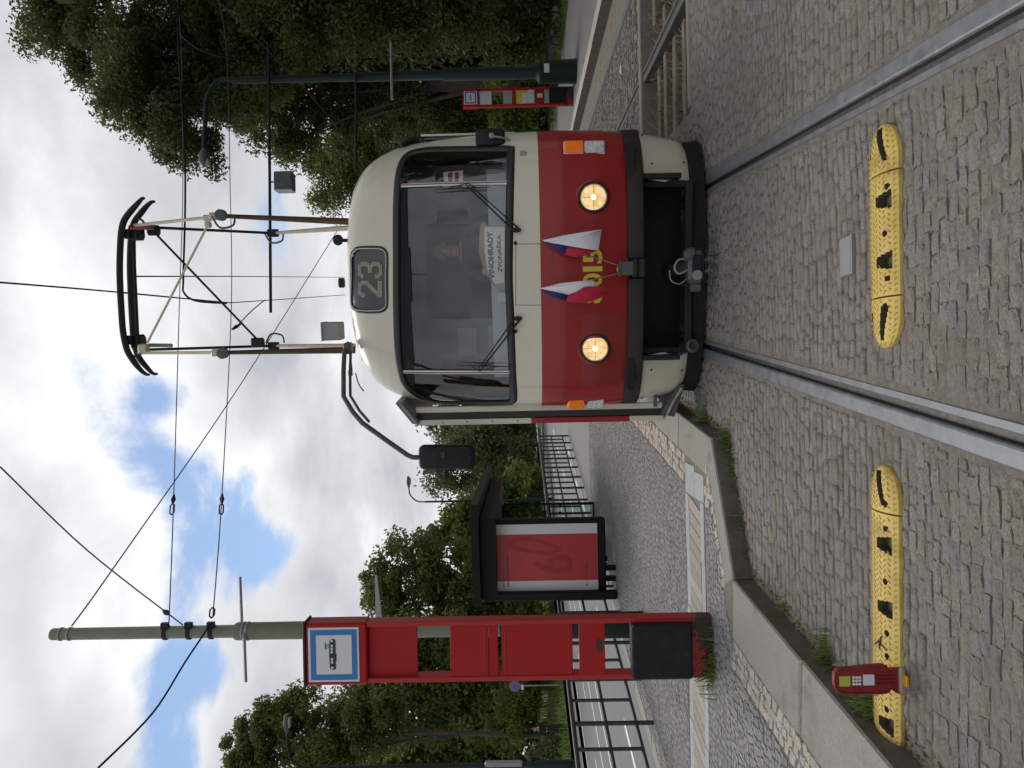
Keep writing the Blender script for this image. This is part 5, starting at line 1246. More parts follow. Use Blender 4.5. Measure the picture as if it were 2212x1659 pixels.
mb.tube(smooth_path([(qx0 + wq * x, ay - .024, qz0 + hq * z) for (x, z) in ((.44, .62), (.36, .56), (.30, .42), (.34, .29), (.46, .29), (.50, .40), (.44, .47), (.36, .44))], 6), .045, 8)
mb.tube(smooth_path([(qx0 + wq * x, ay - .024, qz0 + hq * z) for (x, z) in ((.62, .36), (.72, .52), (.78, .70), (.74, .86), (.66, .84), (.60, .68), (.56, .50), (.62, .36))], 6), .034, 8)
mb.V = [(v[0], ay - .0225 + (v[1] - (ay - .024)) * .02, v[2]) for v in mb.V]; mb.build('poster_numeral', M_pd, po)
mb = MB()
text_plane(mb, '60th Karlovy Vary', (qx0 + wq * .07, ay - .026, qz1 - hq * .075), rt, up_, hq * .022, bold=.01); text_plane(mb, 'International Film Festival', (qx0 + wq * .07, ay - .026, qz1 - hq * .115), rt, up_, hq * .022, bold=.01)
text_plane(mb, '3 — 11 7 2026', (qx0 + wq * .07, ay - .026, qz0 + hq * .10), rt, up_, hq * .028, bold=.012); mb.build('poster_lettering', M_pt, po)
gy = 14.7; g0, g1 = PD(1088, 1122, gy), PD(1283, 1087, gy)
gl = MB(); gl.box(((g0[0] + g1[0]) / 2 - .2, gy, (g0[2] + g1[2]) / 2), (abs(g1[0] - g0[0]) + .4, .012, abs(g0[2] - g1[2]))); go = gl.build('glass_end', glass_mat('shelter_glass', (.82, .88, .86), 1.5, .03), sh)
mb = MB(); xg0, xg1 = g0[0] - .4, g1[0]
for (a, b) in (((xg0, g0[2]), (xg1, g0[2])), ((xg0, g1[2]), (xg1, g1[2])), ((xg1, g0[2]), (xg1, g1[2]))): mb.tube([(a[0], gy, a[1]), (b[0], gy, b[1])], .03, 4)
mb.build('glass_frame', M_shel, go); mb = MB()
for x in (1200, 1148, 1098):
    for yy in (1107, 1093):
        q = PD(x + 10, yy, gy); mb.lathe(q + np.array([0, -.01, 0]), (0, -1, 0), [(0, .03), (.008, .03)], 10)
mb.build('glass_dot', M_shel, go)
mb = MB(); mb.box((-3.1, 13.4, .55 + PLAT), (.4, 2.6, .04)); mb.box((-3.1, 12.5, .27 + PLAT), (.08, .08, .52)); mb.box((-3.1, 14.3, .27 + PLAT), (.08, .08, .52)); mb.build('bench', M_shel, sh)

# ------------------------------------------------------------------ yellow rubber humps, red marker, cover plate
M_hump = mat('yellow_rubber', (0.55, 0.395, 0.095), .62, var=.12, vscale=8, bump=.25, bscale=90, dirt=(0.36, 0.24, 0.06), dirt_scale=5)
M_humpd = mat('dark_rubber_recess', (0.055, 0.043, 0.024), .8, var=.3, vscale=20); M_tread = mat('tread_dark', (0.44, 0.305, 0.06), .7)  # recesses and tread bars are coloured darker than the hump
M_under = mat('rubber_underside', (0.06, 0.05, 0.025), .8)
def hump(xa, xb, yc, dep, hgt, label, ends, joints, ang, recs, pointed=(True, True)):
    """dome profile swept along x, ends taper; recesses are pressed into the skin"""
    e = empty('speed_hump', ((xa + xb) / 2, yc, 0), label, 'speed hump', 'yellow rubber humps across the cobbles')
    ca, sa = math.cos(ang), math.sin(ang)
    def W(x, y): xm = (xa + xb) / 2; return (xm + (x - xm) * ca - y * sa, yc + (x - xm) * sa + y * ca)
    def half(x):
        t = 1.0
        if pointed[0] and x < xa + ends: q = (xa + ends - x) / ends; t = min(t, math.sqrt(max(0, 1 - q ** 2.2)))
        if pointed[1] and x > xb - ends: q = (x - (xb - ends)) / ends; t = min(t, math.sqrt(max(0, 1 - q ** 2.2)))
        if not pointed[0] and x < xa + .06: t = min(t, .75 + .25 * (x - xa) / .06)
        return max(t, .02)
    def hz(x, f): return .012 + hgt * (half(x) ** .8) * (1 - abs(f) ** 2.2)
    polys = []
    for (x, f, w, d_, shape, lean) in recs:
        q = f * dep / 2
        if shape == 'wedge': loc = [(-w * .5, -d_), (w * .5, -d_), (w * .26, d_), (-w * .26, d_)]
        elif shape == 'slash': loc = [(-w * .5, -lean * 1.0 - d_ * .35), (-w * .5, -lean + d_ * .35), (w * .5, lean + d_), (w * .5, lean - d_ * .4)]
        else: loc = [(w * .5 * math.cos(g), d_ * math.sin(g)) for g in np.linspace(0, 6.28, 13)[:-1]]
        polys.append([(x + a_, q + b_) for a_, b_ in loc])
    def in_rec(x, y): return any(inside(p, x, y) for p in polys)
    cuts = [xa] + joints + [xb]
    for c0, c1 in zip(cuts[:-1], cuts[1:]):
        g = .004; xs = np.linspace(c0 + (g if c0 != xa else 0), c1 - (g if c1 != xb else 0), max(8, int((c1 - c0) / .0055))); fs = np.linspace(-1, 1, 43); V = []; F = []; low = []
        for x in xs:
            h = half(x) * dep / 2; V.append((*W(x, -h), -.012)); low.append(False)
            for f in fs:
                z = hz(x, f); r_ = abs(f) < .97 and in_rec(x, f * h)
                V.append((*W(x, f * h), .006 if r_ else z)); low.append(r_)
            V.append((*W(x, h), -.012)); low.append(False)
        k = len(fs) + 2; mi = []
        for j in range(len(xs) - 1):
            for i in range(k - 1):
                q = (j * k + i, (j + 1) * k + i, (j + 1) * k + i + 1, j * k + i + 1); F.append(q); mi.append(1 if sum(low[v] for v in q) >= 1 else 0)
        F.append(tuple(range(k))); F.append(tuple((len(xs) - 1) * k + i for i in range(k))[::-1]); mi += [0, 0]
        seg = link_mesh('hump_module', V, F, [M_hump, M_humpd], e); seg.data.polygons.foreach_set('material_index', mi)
        mb = MB(); xx = c0 + .02; row = 0
        while xx < c1 - .015:
            h = half(xx) * dep / 2
            if half(xx) > .45:
                for kf, f in enumerate(np.linspace(-.84, .86, 9)):
                    y_ = f * h
                    if in_rec(xx, y_) or in_rec(xx + .01, y_) or in_rec(xx - .01, y_) or in_rec(xx, y_ - .008) or in_rec(xx, y_ + .008): continue
                    x0, y0 = W(xx + (.012 if kf % 2 else 0), y_); mb.box((x0, y0, hz(xx, f) + .0012), (.020, .0030, .0028), rz=ang + (.8 if kf % 2 else -.8))
            xx += .024; row += 1
        if mb.V: tag(mb.build('tread_bars', M_tread, seg), kind='stuff')
    return e
def RW(*xs): return [(x, -.36, .072, .043, 'wedge', 0) for x in xs]
def RO(*q): return [(x, f, .022, .011, 'round', 0) for x, f in q]
ang = -0.012
hump(.118, 1.072, 3.06, .235, .034, 'full yellow rubber hump lying between the two tram rails', .17, [.335, .855], ang,
     RW(.485, .74) + RO((.41, -.55), (.795, -.58), (.60, -.45), (.295, -.42), (.915, -.5), (.41, .75), (.80, .78)) + [(.225, -.30, .14, .030, 'slash', -.022), (.985, -.30, .14, .030, 'slash', .022), (.235, .55, .07, .016, 'slash', -.008), (.975, .55, .07, .016, 'slash', .008)])
hump(-1.60, -.385, 3.115, .225, .034, 'yellow rubber hump between the platform kerb and the tram rail, holding the red marker', .17, [-.585], ang * 1.6,
     RW(-1.50, -.995, -.72) + RO((-.65, -.5), (-.545, -.5), (-1.10, -.5), (-1.20, -.5), (-1.43, -.45), (-.88, -.45), (-.655, .75), (-1.2, .75)) + [(-.48, -.2, .14, .030, 'slash', .022)], (False, True))
hump(1.63, 2.75, 3.03, .235, .034, 'yellow rubber hump on the woodland side of the tram track, only its tip in view', .17, [1.85, 2.55], ang, RW(2.0, 2.3) + [(1.74, -.30, .14, .030, 'slash', -.022)])
mb = MB(); pl_ = G(1830, 553, 0); mb.box((pl_[0], pl_[1], -.004), (.185, .115, .03), bev=.004); mb.box((pl_[0], pl_[1] - .062, -.006), (.19, .012, .03)); tag(mb.build('cover_plate', M_grey), 'small flat grey metal plate set among cobbles between rails', 'plate')
# red marker
M_mred = mat('marker_red', (0.19, 0.012, 0.014), .45, var=.25, vscale=14); M_lime = mat('reflector_lime', (0.42, 0.40, 0.07), .4)
mk_b = G(1950, 1467, 0.0); mkx, mky = mk_b[0], mk_b[1] + .012
mk = empty('lane_marker', (mkx, mky, 0), 'small upright red plastic marker with lime reflector standing on the yellow hump', 'marker')
mz = lambda px: PD(px, 1467, mky)[2]
lx = lambda py, px=1870: PD(px, py, mky)[0]
out = [(lx(1443, 1940), mz(1938)), (lx(1447, 1925), mz(1922)), (lx(1445, 1905), mz(1905)), (lx(1441, 1850), mz(1850))]
pol = [(1496, 1943), (1490, 1930), (1484, 1921), (1492, 1916), (1495, 1900), (1495.5, 1850), (1494, 1815), (1489, 1805), (1480, 1800.5), (1468, 1799.5), (1452, 1801), (1444, 1808), (1442, 1822), (1438, 1860), (1434, 1905), (1436, 1912), (1443, 1917), (1444, 1930), (1437, 1941)]
pol = [(lx(y, x), mz(x)) for (y, x) in pol]
mb = MB(); mb.prism([(p[0], mky - .012, p[1]) for p in pol], (0, .024, 0)); pb = mb.build('marker_panel', M_mred, mk)
rim = [(p[0], mky - .014, p[1]) for p in pol]; mb = MB(); mb.tube(rim + [rim[0]], .004, 6); mb.build('panel_rim', M_mred, pb)
mb = MB()
for y in (1458, 1466, 1474): mb.box((lx(y, 1915), mky - .014, (mz(1925) + mz(1895)) / 2), (.006, .006, mz(1890) - mz(1932)))
mb.build('panel_rib', M_mred, pb)
def dec(y0, y1, x0, x1, m, nm, r_=.006):
    mb = MB(); mb.box(((lx(y0) + lx(y1)) / 2, mky - .0145, (mz(x0) + mz(x1)) / 2), (abs(lx(y1) - lx(y0)), .006, abs(mz(x1) - mz(x0))), bev=r_); return mb.build(nm, m, pb)
dec(1479, 1456.5, 1809, 1834, M_lime, 'lime_reflector', .0025)
for x in (1840.5, 1847, 1853.5):
    for y in (1460, 1467, 1474): mb = MB(); mb.lathe((lx(y), mky - .012, mz(x)), (0, -1, 0), [(0, .006), (.005, .0058), (.006, .003)], 10); mb.build('reflector_stud', M_swhite, pb)
dec(1477, 1454, 1861, 1885, M_paper, 'white_label', .001)
mb = MB(); mb.box((lx(1466, 1945), mky - .005, .004), (.115, .05, .03), bev=.008); mb.build('marker_foot', mat('foot_timber', (.30, .24, .18), .8, var=.2, vscale=20), mk); mb = MB(); mb.box((lx(1461, 1948), mky - .045, .004), (.045, .03, .014), bev=.003); mb.build('foot_reflector', mat('amber_plastic', (.7, .34, .01), .4), mk)

# ------------------------------------------------------------------ wires
M_wire = mat('wire_dark', (0.012, 0.012, 0.013), .7, spec=.15); M_wire2 = mat('wire_steel', (0.07, 0.073, 0.08), .6, spec=.2)
def wire(pts, r_, label, m=M_wire, extra=None, sm=True):
    P = [PD(*p) for p in pts]; b = P[0]; e = empty('overhead_wire', b, label, 'wire'); mb = MB(); mb.tube(smooth_path(P, 6) if sm and len(P) > 2 else P, r_, 6); mb.build('cable', m, e, smooth=True)
    for (kind, q) in (extra or []):
        mb = MB(); a = PD(*q[0]); b2 = PD(*q[1])
        if kind == 'turnbuckle':
            t = (b2 - a) / np.linalg.norm(b2 - a); s_ = np.cross(t, (0, 1, 0)); s_ /= np.linalg.norm(s_)
            for k in (-1, 1): mb.tube([a, a + t * .03 + s_ * k * .03, b2 - t * .03 + s_ * k * .03, b2], .011, 6)
        else: mb.tube([a, (a + b2) / 2, b2], [.012, .035, .012], 8)
        mb.build(kind, M_blk, e)
    return e
wire([(-3200, 430, 1.5), (-420, 560, 4.6), (0, 610, 6.0), (150, 622, 6.9), (265, 632, 7.95)], .009, 'thick contact wire running from overhead onto the tram pantograph', sm=False)
wire([(292, 597, 8.2), (500, 597, 14), (745, 599, 28)], .010, 'straight contact wire running back from the pantograph above the tram', sm=False)
wire([(265, 632, 7.95), (400, 645, 10.5), (497, 654, 14), (590, 648, 17), (745, 637, 26)], .011, 'sagging contact wire held by the long bracket arm behind the tram', sm=False)
wire([(155, 1352, 8.75), (250, 1220, 9.8), (520, 830, 14.0), (740, 480, 19)], .010, 'slack steel wire running from the olive mast head down behind the tram', M_wire2)
wire([(0, 1008, 7.0), (190, 1190, 8.0), (395, 1350, 8.72)], .008, 'thin steel stay wire crossing the sky to the olive mast', M_wire2, extra=[('insulator', ((352, 1318, 8.6), (366, 1328, 8.65)))])
wire([(365, 1345, 8.7), (375, 1080, 10), (388, 640, 12.5), (395, 400, 14), (392, 120, 15), (384, 0, 16)], .008, 'upper span wire from the olive mast across to the woodland', M_wire2, extra=[('turnbuckle', ((1115 / 2.9 - 12, 1088, 10), (371, 1112, 9.9))), ('insulator', ((376, 1068, 10), (373, 1090, 10)))])
wire([(460, 1330, 8.7), (480, 1060, 10), (500, 650, 12.5), (497, 400, 14), (490, 120, 15), (474, 0, 16)], .008, 'lower span wire from the olive mast across to the woodland', M_wire2, extra=[('turnbuckle', ((478, 1088, 10), (478, 1112, 9.9))), ('insulator', ((480, 1066, 10), (479, 1090, 10))), ('turnbuckle', ((459, 1312, 8.8), (457, 1335, 8.72)))])
wire([(457, 1345, 8.7), (400, 1430, 8.3), (330, 1540, 7.8), (212, 1659, 7.0)], .012, 'black cable slung from the olive mast towards the roadside', M_wire)
wire([(386, 0, 13.5), (385, 90, 13.4), (398, 300, 13.0), (400, 440, 12.8), (396, 600, 12.6), (398, 633, 12.6), (425, 650, 12.6), (490, 655, 12.6)], .019, 'thick black feeder cable looping from the trees to the contact wire', M_wire)
wire([(384, 60, 13.6), (395, 80, 14), (440, 110, 15), (520, 130, 16), (590, 140, 16.8)], .022, 'thick black feeder cable dropping to the lamp mast bracket', M_wire)
wire([(470, 0, 15), (560, 90, 16), (700, 240, 17), (800, 380, 18)], .007, 'diagonal stay wire before the dark woodland', M_wire2)
e = wire([(505, 712, 12.8), (540, 675, 13.2), (572, 648, 13.8)], .010, 'short bridle wire between span wire and contact wire', M_wire, extra=[('insulator', ((500, 712, 12.8), (520, 700, 12.9)))])

# ------------------------------------------------------------------ trees, shrubs, weeds
M_bark = mat('bark', (0.055, 0.043, 0.032), .9, var=.4, vscale=6, bump=.8, bscale=20)
L_dark = leaf_mat('leaf_dark', (0.028, 0.045, 0.013), (0.125, 0.150, 0.040), .45)
L_mid = leaf_mat('leaf_mid', (0.058, 0.092, 0.021), (0.185, 0.215, 0.055), .48)
L_light = leaf_mat('leaf_light', (0.075, 0.12, 0.022), (0.20, 0.25, 0.055), .5)
L_grey = leaf_mat('leaf_grey', (0.07, 0.092, 0.036), (0.20, 0.22, 0.10), .45)
def leaves(C, n, spread, size, r, droop=0.0, flat=.75):
    """n leaf quads round each of the clump centres C (k,3)"""
    k = len(C); P = np.repeat(C, n, 0); N = len(P)
    off = r.normal(0, 1, (N, 3)); off /= np.maximum(np.linalg.norm(off, axis=1, keepdims=True), 1e-6); off *= (r.random((N, 1)) ** .55) * np.repeat(spread, n)[:, None]; off[:, 2] *= flat
    off[:, 2] -= droop * np.hypot(off[:, 0], off[:, 1])
    P = P + off
    a = r.normal(0, 1, (N, 3)); a /= np.linalg.norm(a, axis=1, keepdims=True)
    b = r.normal(0, 1, (N, 3)); b -= a * (a * b).sum(1, keepdims=True); b /= np.linalg.norm(b, axis=1, keepdims=True)
    s = (size * r.uniform(.6, 1.4, (N, 1)))
    V = np.stack([P - a * s, P + b * s * .45 + a * s * .1, P + a * s, P - b * s * .45 + a * s * .1], 1).reshape(-1, 3)
    F = np.arange(N * 4).reshape(-1, 4)
    return V, F
def px_blob(x, y, rx, ry, Y, dz=None):
    """crown lobe from photo pixels at depth Y: x,y pixel centre, rx vertical radius, ry lateral radius (px)"""
    c = PD(x, y, Y); k = Y / FPX; return (c[0], c[1], c[2], ry * k, (ry * k * .9 if dz is None else dz), rx * k)
def tree(name, label, base, blobs, m, seed, nclump=90, nleaf=110, size=.11, spread=.75, trunk=.22, group=None, droop=0.0, cat='tree', limbs=True):
    r = np.random.default_rng(seed); base = np.array(base, float)
    e = empty(name, base, label, cat, group); vol = np.array([b[3] * b[4] * b[5] for b in blobs]) ** .75; vol /= vol.sum(); C = []; SPR = []
    for b, w in zip(blobs, vol):
        n = max(5, int(nclump * w)); d = r.normal(0, 1, (n, 3)); d /= np.linalg.norm(d, axis=1, keepdims=True); rad = r.random((n, 1)) ** .42
        c = np.array(b[:3]) + d * rad * np.array(b[3:6]); C.append(c); SPR.append(np.full(n, spread) * r.uniform(.6, 1.3, n))
    C = np.concatenate(C); SPR = np.concatenate(SPR)
    C[:, 2] = np.maximum(C[:, 2], base[2] + .3)
    V, F = leaves(C, nleaf, SPR, size, r, droop)
    keep = np.repeat(np.mean(V.reshape(-1, 4, 3)[:, :, 2], 1) > base[2] + .02, 4); F = F[keep[::4]]
    if trunk > 0:
        top = np.array([np.average([b[0] for b in blobs], weights=vol), np.average([b[1] for b in blobs], weights=vol), np.average([b[2] for b in blobs], weights=vol)])
        mb = MB(); mid = base * .5 + top * .5; mid[:2] = base[:2] * .7 + top[:2] * .3 + r.normal(0, .12, 2); tp = smooth_path([base + np.array([0, 0, -.3]), base * .8 + mid * .2, mid, top], 5); n = len(tp)
        mb.tube(tp, [trunk * (1.25 - .95 * i / (n - 1)) for i in range(n)], 10)
        tr_ = mb.build('trunk', M_bark, e, smooth=True)
        if limbs:
            mb = MB(); pick = r.choice(len(C), min(len(C), 34), replace=False)
            for q in pick:
                t = r.uniform(.55, 1.0); s0 = tp[int(t * (n - 1))]; end = C[q]; m1 = s0 * .45 + end * .55 + np.array([0, 0, .25]) + r.normal(0, .15, 3)
                mb.tube(smooth_path([s0, m1, end], 4), [trunk * .26, trunk * .24, trunk * .21, trunk * .18, trunk * .15, trunk * .12, trunk * .09, trunk * .05, trunk * .03], 5)
            mb.build('limbs', M_bark, e, smooth=True)
    cr = link_numpy('crown', V, F, m, e)
    return e
GR = 'woodland trees beside the opposite platform'
# woodland side
tree('tree', 'tallest leaning woodland tree, its crown reaching over towards the tram', (11.6, 21.0, .5), [px_blob(120, 1625 - 1659 + 60, 110, 110, 20), px_blob(230, 90, 130, 130, 19.5), px_blob(330, 190, 120, 140, 19), px_blob(400, 265, 95, 110, 18.6), px_blob(420, 110, 160, 150, 20), px_blob(520, 200, 90, 120, 19.5), px_blob(540, 60, 150, 110, 21)], L_dark, 11, 280, 520, .056, .56, .34, GR)
tree('tree', 'broad dark woodland tree directly behind the lamp mast', (10.2, 24.5, .6), [px_blob(620, 300, 60, 70, 23), px_blob(590, 190, 110, 130, 24), px_blob(720, 120, 130, 150, 25), px_blob(700, 260, 60, 70, 24), px_blob(850, 60, 130, 130, 25), px_blob(860, 200, 110, 110, 25.5)], L_dark, 12, 230, 400, .07, .68, .30, GR)
tree('tree', 'slim woodland tree whose crown shows just above the tram roof', (8.3, 33, .3), [px_blob(725, 395, 62, 75, 32), px_blob(770, 330, 60, 70, 32), px_blob(690, 335, 36, 45, 32), px_blob(830, 300, 90, 75, 32), px_blob(930, 290, 90, 70, 33)], L_mid, 13, 130, 300, .08, .68, .24, GR)
tree('tree', 'dark leafy woodland tree filling the gap behind the opposite stop column', (9.6, 28, .5), [px_blob(930, 215, 120, 100, 27), px_blob(1000, 110, 120, 130, 27), px_blob(1040, 250, 90, 80, 28), px_blob(820, 20, 150, 80, 26)], L_dark, 14, 190, 300, .08, .85, .25, GR)
tree('tree', 'old woodland tree at the edge of the footpath with low dark boughs', (13.5, 19.0, .6), [px_blob(700, 20, 180, 110, 18.5), px_blob(930, 20, 160, 100, 18.5), px_blob(450, -40, 160, 90, 19)], L_dark, 15, 190, 400, .062, .75, .33, GR)
for i, (x, y, s) in enumerate([(15, 34, 21), (19.5, 28, 22), (22, 38, 23), (11.5, 42, 22), (9.5, 52, 24), (17, 48, 25), (13.5, 30, 25)]):
    h = [9, 12, 13, 10, 10, 13, 8][i]; b0 = .4 + .08 * max(x - 12, 0)
    lab = ['woodland tree deep behind the lamp mast, dark and dense', 'woodland tree farthest up the slope, heavy dark crown', 'tall woodland tree on the upper slope behind others', 'woodland tree far along the opposite platform', 'woodland tree at the far end of the opposite platform', 'large distant woodland tree in deep shade', 'low woodland tree in shade behind the opposite platform'][i]
    tree('tree', lab, (x, y, b0), [(x, y, b0 + h * .62, 3.4, 3.2, h * .36), (x - 1.5, y + .5, b0 + h * .35, 2.4, 2.4, h * .28), (x + 1.8, y - .4, b0 + h * .4, 2.6, 2.4, h * .3), (x, y, b0 + h * .2, 2.6, 2.4, h * .18)], L_dark, 100 + s + i, 120, 90, .19, 1.15, .26, GR)
for i, (x, y, lab) in enumerate([(12.5, 13.0, 'big woodland tree added to shade the opposite platform'), (11.8, 6.5, 'big woodland tree added for shade, level with the earth pit'), (13.0, 0.5, 'big woodland tree added for shade, level with the near cobbles'), (15.5, 9.5, 'big woodland tree added for shade, up the slope behind the footpath')]):  # out-of-view trees, added to keep sky light off the opposite platform
    tree('tree', lab, (x, y, .5), [(x - 1.0, y, 9.0, 4.2, 4.0, 4.2), (x + .5, y + 1, 5.2, 3.2, 3.2, 2.6), (x - 1.5, y - 1.5, 7.0, 3.0, 3.0, 3.0)], L_dark, 400 + i, 110, 90, .20, 1.1, .34, GR)
def shrub(px, py, rx, ry, Y, m, label, seed, n=30, nl=90, size=.06, sp=.35, name='shrub', trunk=.03, gz=0.2):
    c = PD(px, py, Y); k = Y / FPX; return tree(name, label, (c[0], Y, gz), [(c[0], Y, max(c[2], gz + .3), ry * k, ry * k * .8, rx * k), (c[0] + ry * k * .4, Y + .2, max(c[2] - rx * k * .4, gz + .3), ry * k * .7, ry * k * .6, rx * k * .6)], m, seed, n, nl, size, sp, trunk, None, 0.0, 'shrub', limbs=False)
shrub(1100, 105, 70, 75, 21.5, L_mid, 'mid green shrub growing by the dark footpath behind the lamp mast', 31, 40, 120, .08, .5)
shrub(1120, 30, 80, 60, 20.5, L_dark, 'dark shrub at the woodland edge beside the footpath', 32, 40, 120, .08, .5)
shrub(1150, 190, 50, 45, 24, L_dark, 'low dark shrub behind the opposite stop column', 33, 30, 110, .08, .45)
shrub(1110, 262, 60, 60, 26, L_light, 'bright green shrub between the tram mirror and the opposite stop column', 34, 36, 110, .09, .5)
shrub(1160, 285, 35, 40, 30, L_dark, 'small dark shrub on the lawn beyond the opposite platform', 35, 26, 90, .09, .5)

# across the road
GL = 'trees beyond the road'
zb = .3
def bt(px, py, Y): p = PD(px, py, Y); return (p[0], Y, zb)
tree('tree', 'feathery tall tree with open branches left of the near stop column', bt(1180, 1590, 36), [px_blob(540, 1600, 60, 55, 36), px_blob(600, 1555, 60, 55, 36), px_blob(690, 1600, 90, 80, 36), px_blob(650, 1510, 40, 36, 36), px_blob(790, 1560, 80, 80, 36), px_blob(560, 1660, 80, 60, 36)], L_mid, 41, 190, 200, .115, .68, .15, GL)
tree('tree', 'full green tree behind the no-stopping sign', bt(1180, 1480, 41), [px_blob(800, 1490, 90, 70, 41), px_blob(900, 1500, 100, 100, 41), px_blob(960, 1420, 90, 90, 41), px_blob(1050, 1500, 90, 110, 40), px_blob(860, 1400, 80, 60, 41)], L_mid, 42, 190, 170, .15, 1.05, .28, GL)
tree('tree', 'dense dark tree behind the far lamp post across the road', bt(1180, 1640, 44), [px_blob(900, 1620, 130, 100, 44), px_blob(1040, 1600, 110, 110, 43), px_blob(1000, 1700, 150, 90, 43)], L_mid, 43, 180, 150, .16, 1.1, .26, GL)
tree('tree', 'round topped tree rising over the bus shelter roof', bt(1170, 1250, 46), [px_blob(830, 1262, 60, 55, 46), px_blob(900, 1220, 75, 75, 46), px_blob(880, 1310, 80, 60, 46), px_blob(980, 1270, 90, 110, 46), px_blob(1080, 1240, 80, 110, 45), px_blob(1080, 1380, 80, 100, 45)], L_mid, 44, 220, 170, .15, 1.0, .28, GL)
tree('tree', 'lighter green tree close beside the shelter glass end', bt(1170, 1110, 50), [px_blob(1010, 1120, 60, 55, 50), px_blob(1080, 1090, 60, 60, 50), px_blob(960, 1160, 40, 36, 50), px_blob(1130, 1060, 40, 60, 49)], L_light, 45, 110, 110, .20, 1.0, .2, GL)
tree('tree', 'drooping birch with thin hanging twigs beyond the wing mirror', bt(1165, 960, 58), [px_blob(960, 985, 50, 36, 58), px_blob(1020, 960, 70, 55, 58), px_blob(1080, 985, 60, 50, 58), px_blob(940, 1030, 40, 40, 58), px_blob(1000, 1050, 40, 36, 58)], L_grey, 46, 130, 90, .17, 1.1, .18, GL, 0.7)
tree('tree', 'darker birch at the tram side beyond the railing end', bt(1165, 905, 64), [px_blob(970, 925, 60, 36, 64), px_blob(1050, 915, 70, 50, 64), px_blob(1110, 930, 50, 50, 64), px_blob(960, 880, 50, 36, 64)], L_grey, 47, 120, 90, .18, 1.2, .2, GL, 0.6)
for i, (px, Y) in enumerate([(820, 80), (700, 85), (940, 84), (1060, 80), (1200, 72), (1350, 64), (1500, 60), (1640, 58), (1800, 55), (580, 86), (1000, 70)]):
    p = PD(1165, px, Y); h = [11, 12, 9, 9, 9.5, 10, 11, 12, 13, 12, 8][i]
    lab = ['background tree hidden low behind the tram roofline', 'background tree far behind the tram nose', 'background tree behind the birches', 'background tree behind the notice board', 'background tree behind the shelter poster', 'background tree behind the olive mast', 'background tree behind the no-stopping sign', 'background tree behind the feathery tree', 'background tree at the far bend across the road', 'background tree at the far end of the tracks', 'background tree low beside the pale distant mast'][i]
    tree('tree', lab, (p[0], Y, .2), [(p[0], Y, h * .55, 4.2, 3.5, h * .36), (p[0] - 2.6, Y, h * .3, 3, 2.6, h * .26), (p[0] + 2.6, Y, h * .32, 3, 2.6, h * .28), (p[0], Y - 1, h * .14, 4, 2.4, h * .13)], L_mid, 200 + i, 90, 80, .27, 1.4, .22, 'background trees across the road')
shrub(1185, 1625, 48, 34, 33.0, L_grey, 'pale flowering bush beside the standing person', 51, 44, 150, .07, .45, name='flowering_bush', gz=-.2)
shrub(1120, 1525, 50, 60, 36.5, L_light, 'bright leafy shrub on the bank behind the standing person', 52, 44, 130, .10, .6)
shrub(1140, 1440, 40, 60, 38, L_mid, 'leafy shrub on the bank just right of the no-stopping sign', 53, 40, 110, .10, .6)
shrub(1130, 1330, 40, 70, 42, L_mid, 'leafy shrub on the bank behind the shelter post', 54, 40, 110, .11, .65)

# ---- grass and weeds
M_blade = leaf_mat('grass_blade', (0.07, 0.12, 0.02), (0.19, 0.25, 0.065), .35); M_dry = leaf_mat('dry_blade', (0.13, 0.105, 0.06), (0.30, 0.25, 0.15), .3)
def blades(P, h, w, r, lean=.5):
    n = len(P); a = r.uniform(0, 6.28, n); hh = h * r.uniform(.45, 1.3, n); d = np.stack([np.cos(a), np.sin(a), np.zeros(n)], 1); s = np.stack([-np.sin(a), np.cos(a), np.zeros(n)], 1)
    l = (lean * r.uniform(.2, 1.3, n) * hh)[:, None]; up = np.zeros((n, 3)); up[:, 2] = 1
    b = P; m1 = P + d * l * .35 + up * (hh * .6)[:, None]; t = P + d * l + up * (hh * (1 - .25 * r.random(n)))[:, None]; ww = w * r.uniform(.6, 1.3, n)[:, None]
    V = np.stack([b - s * ww, b + s * ww, m1 + s * ww * .8, m1 - s * ww * .8, t + s * ww * .1, t - s * ww * .1], 1).reshape(-1, 3)
    k = np.arange(n)[:, None] * 6; F = np.concatenate([k + np.array([0, 1, 2, 3]), k + np.array([3, 2, 4, 5])], 0)
    return V, F
r = np.random.default_rng(77)
def tuft(x, y, z, n, rad, h, w, m, name, label, seed, lean=.7):
    rr = np.random.default_rng(seed); P = np.stack([x + rr.normal(0, rad, n), y + rr.normal(0, rad * .6, n), np.full(n, z)], 1); V, F = blades(P, h, w, rr, lean)
    e = empty(name, (x, y, z), label, 'weed', 'weeds in the kerb gutter'); link_numpy('blades', V, F, m, e); return e
def gut(py, off=.06):  # a point at the kerb foot seen at photo row py
    best = min(np.linspace(2.0, 7.5, 500), key=lambda Y: abs((1659 - py - 829.5) / FPX * Y - (kerb1(Y) + off))); return kerb1(best) + off, best
k = 0
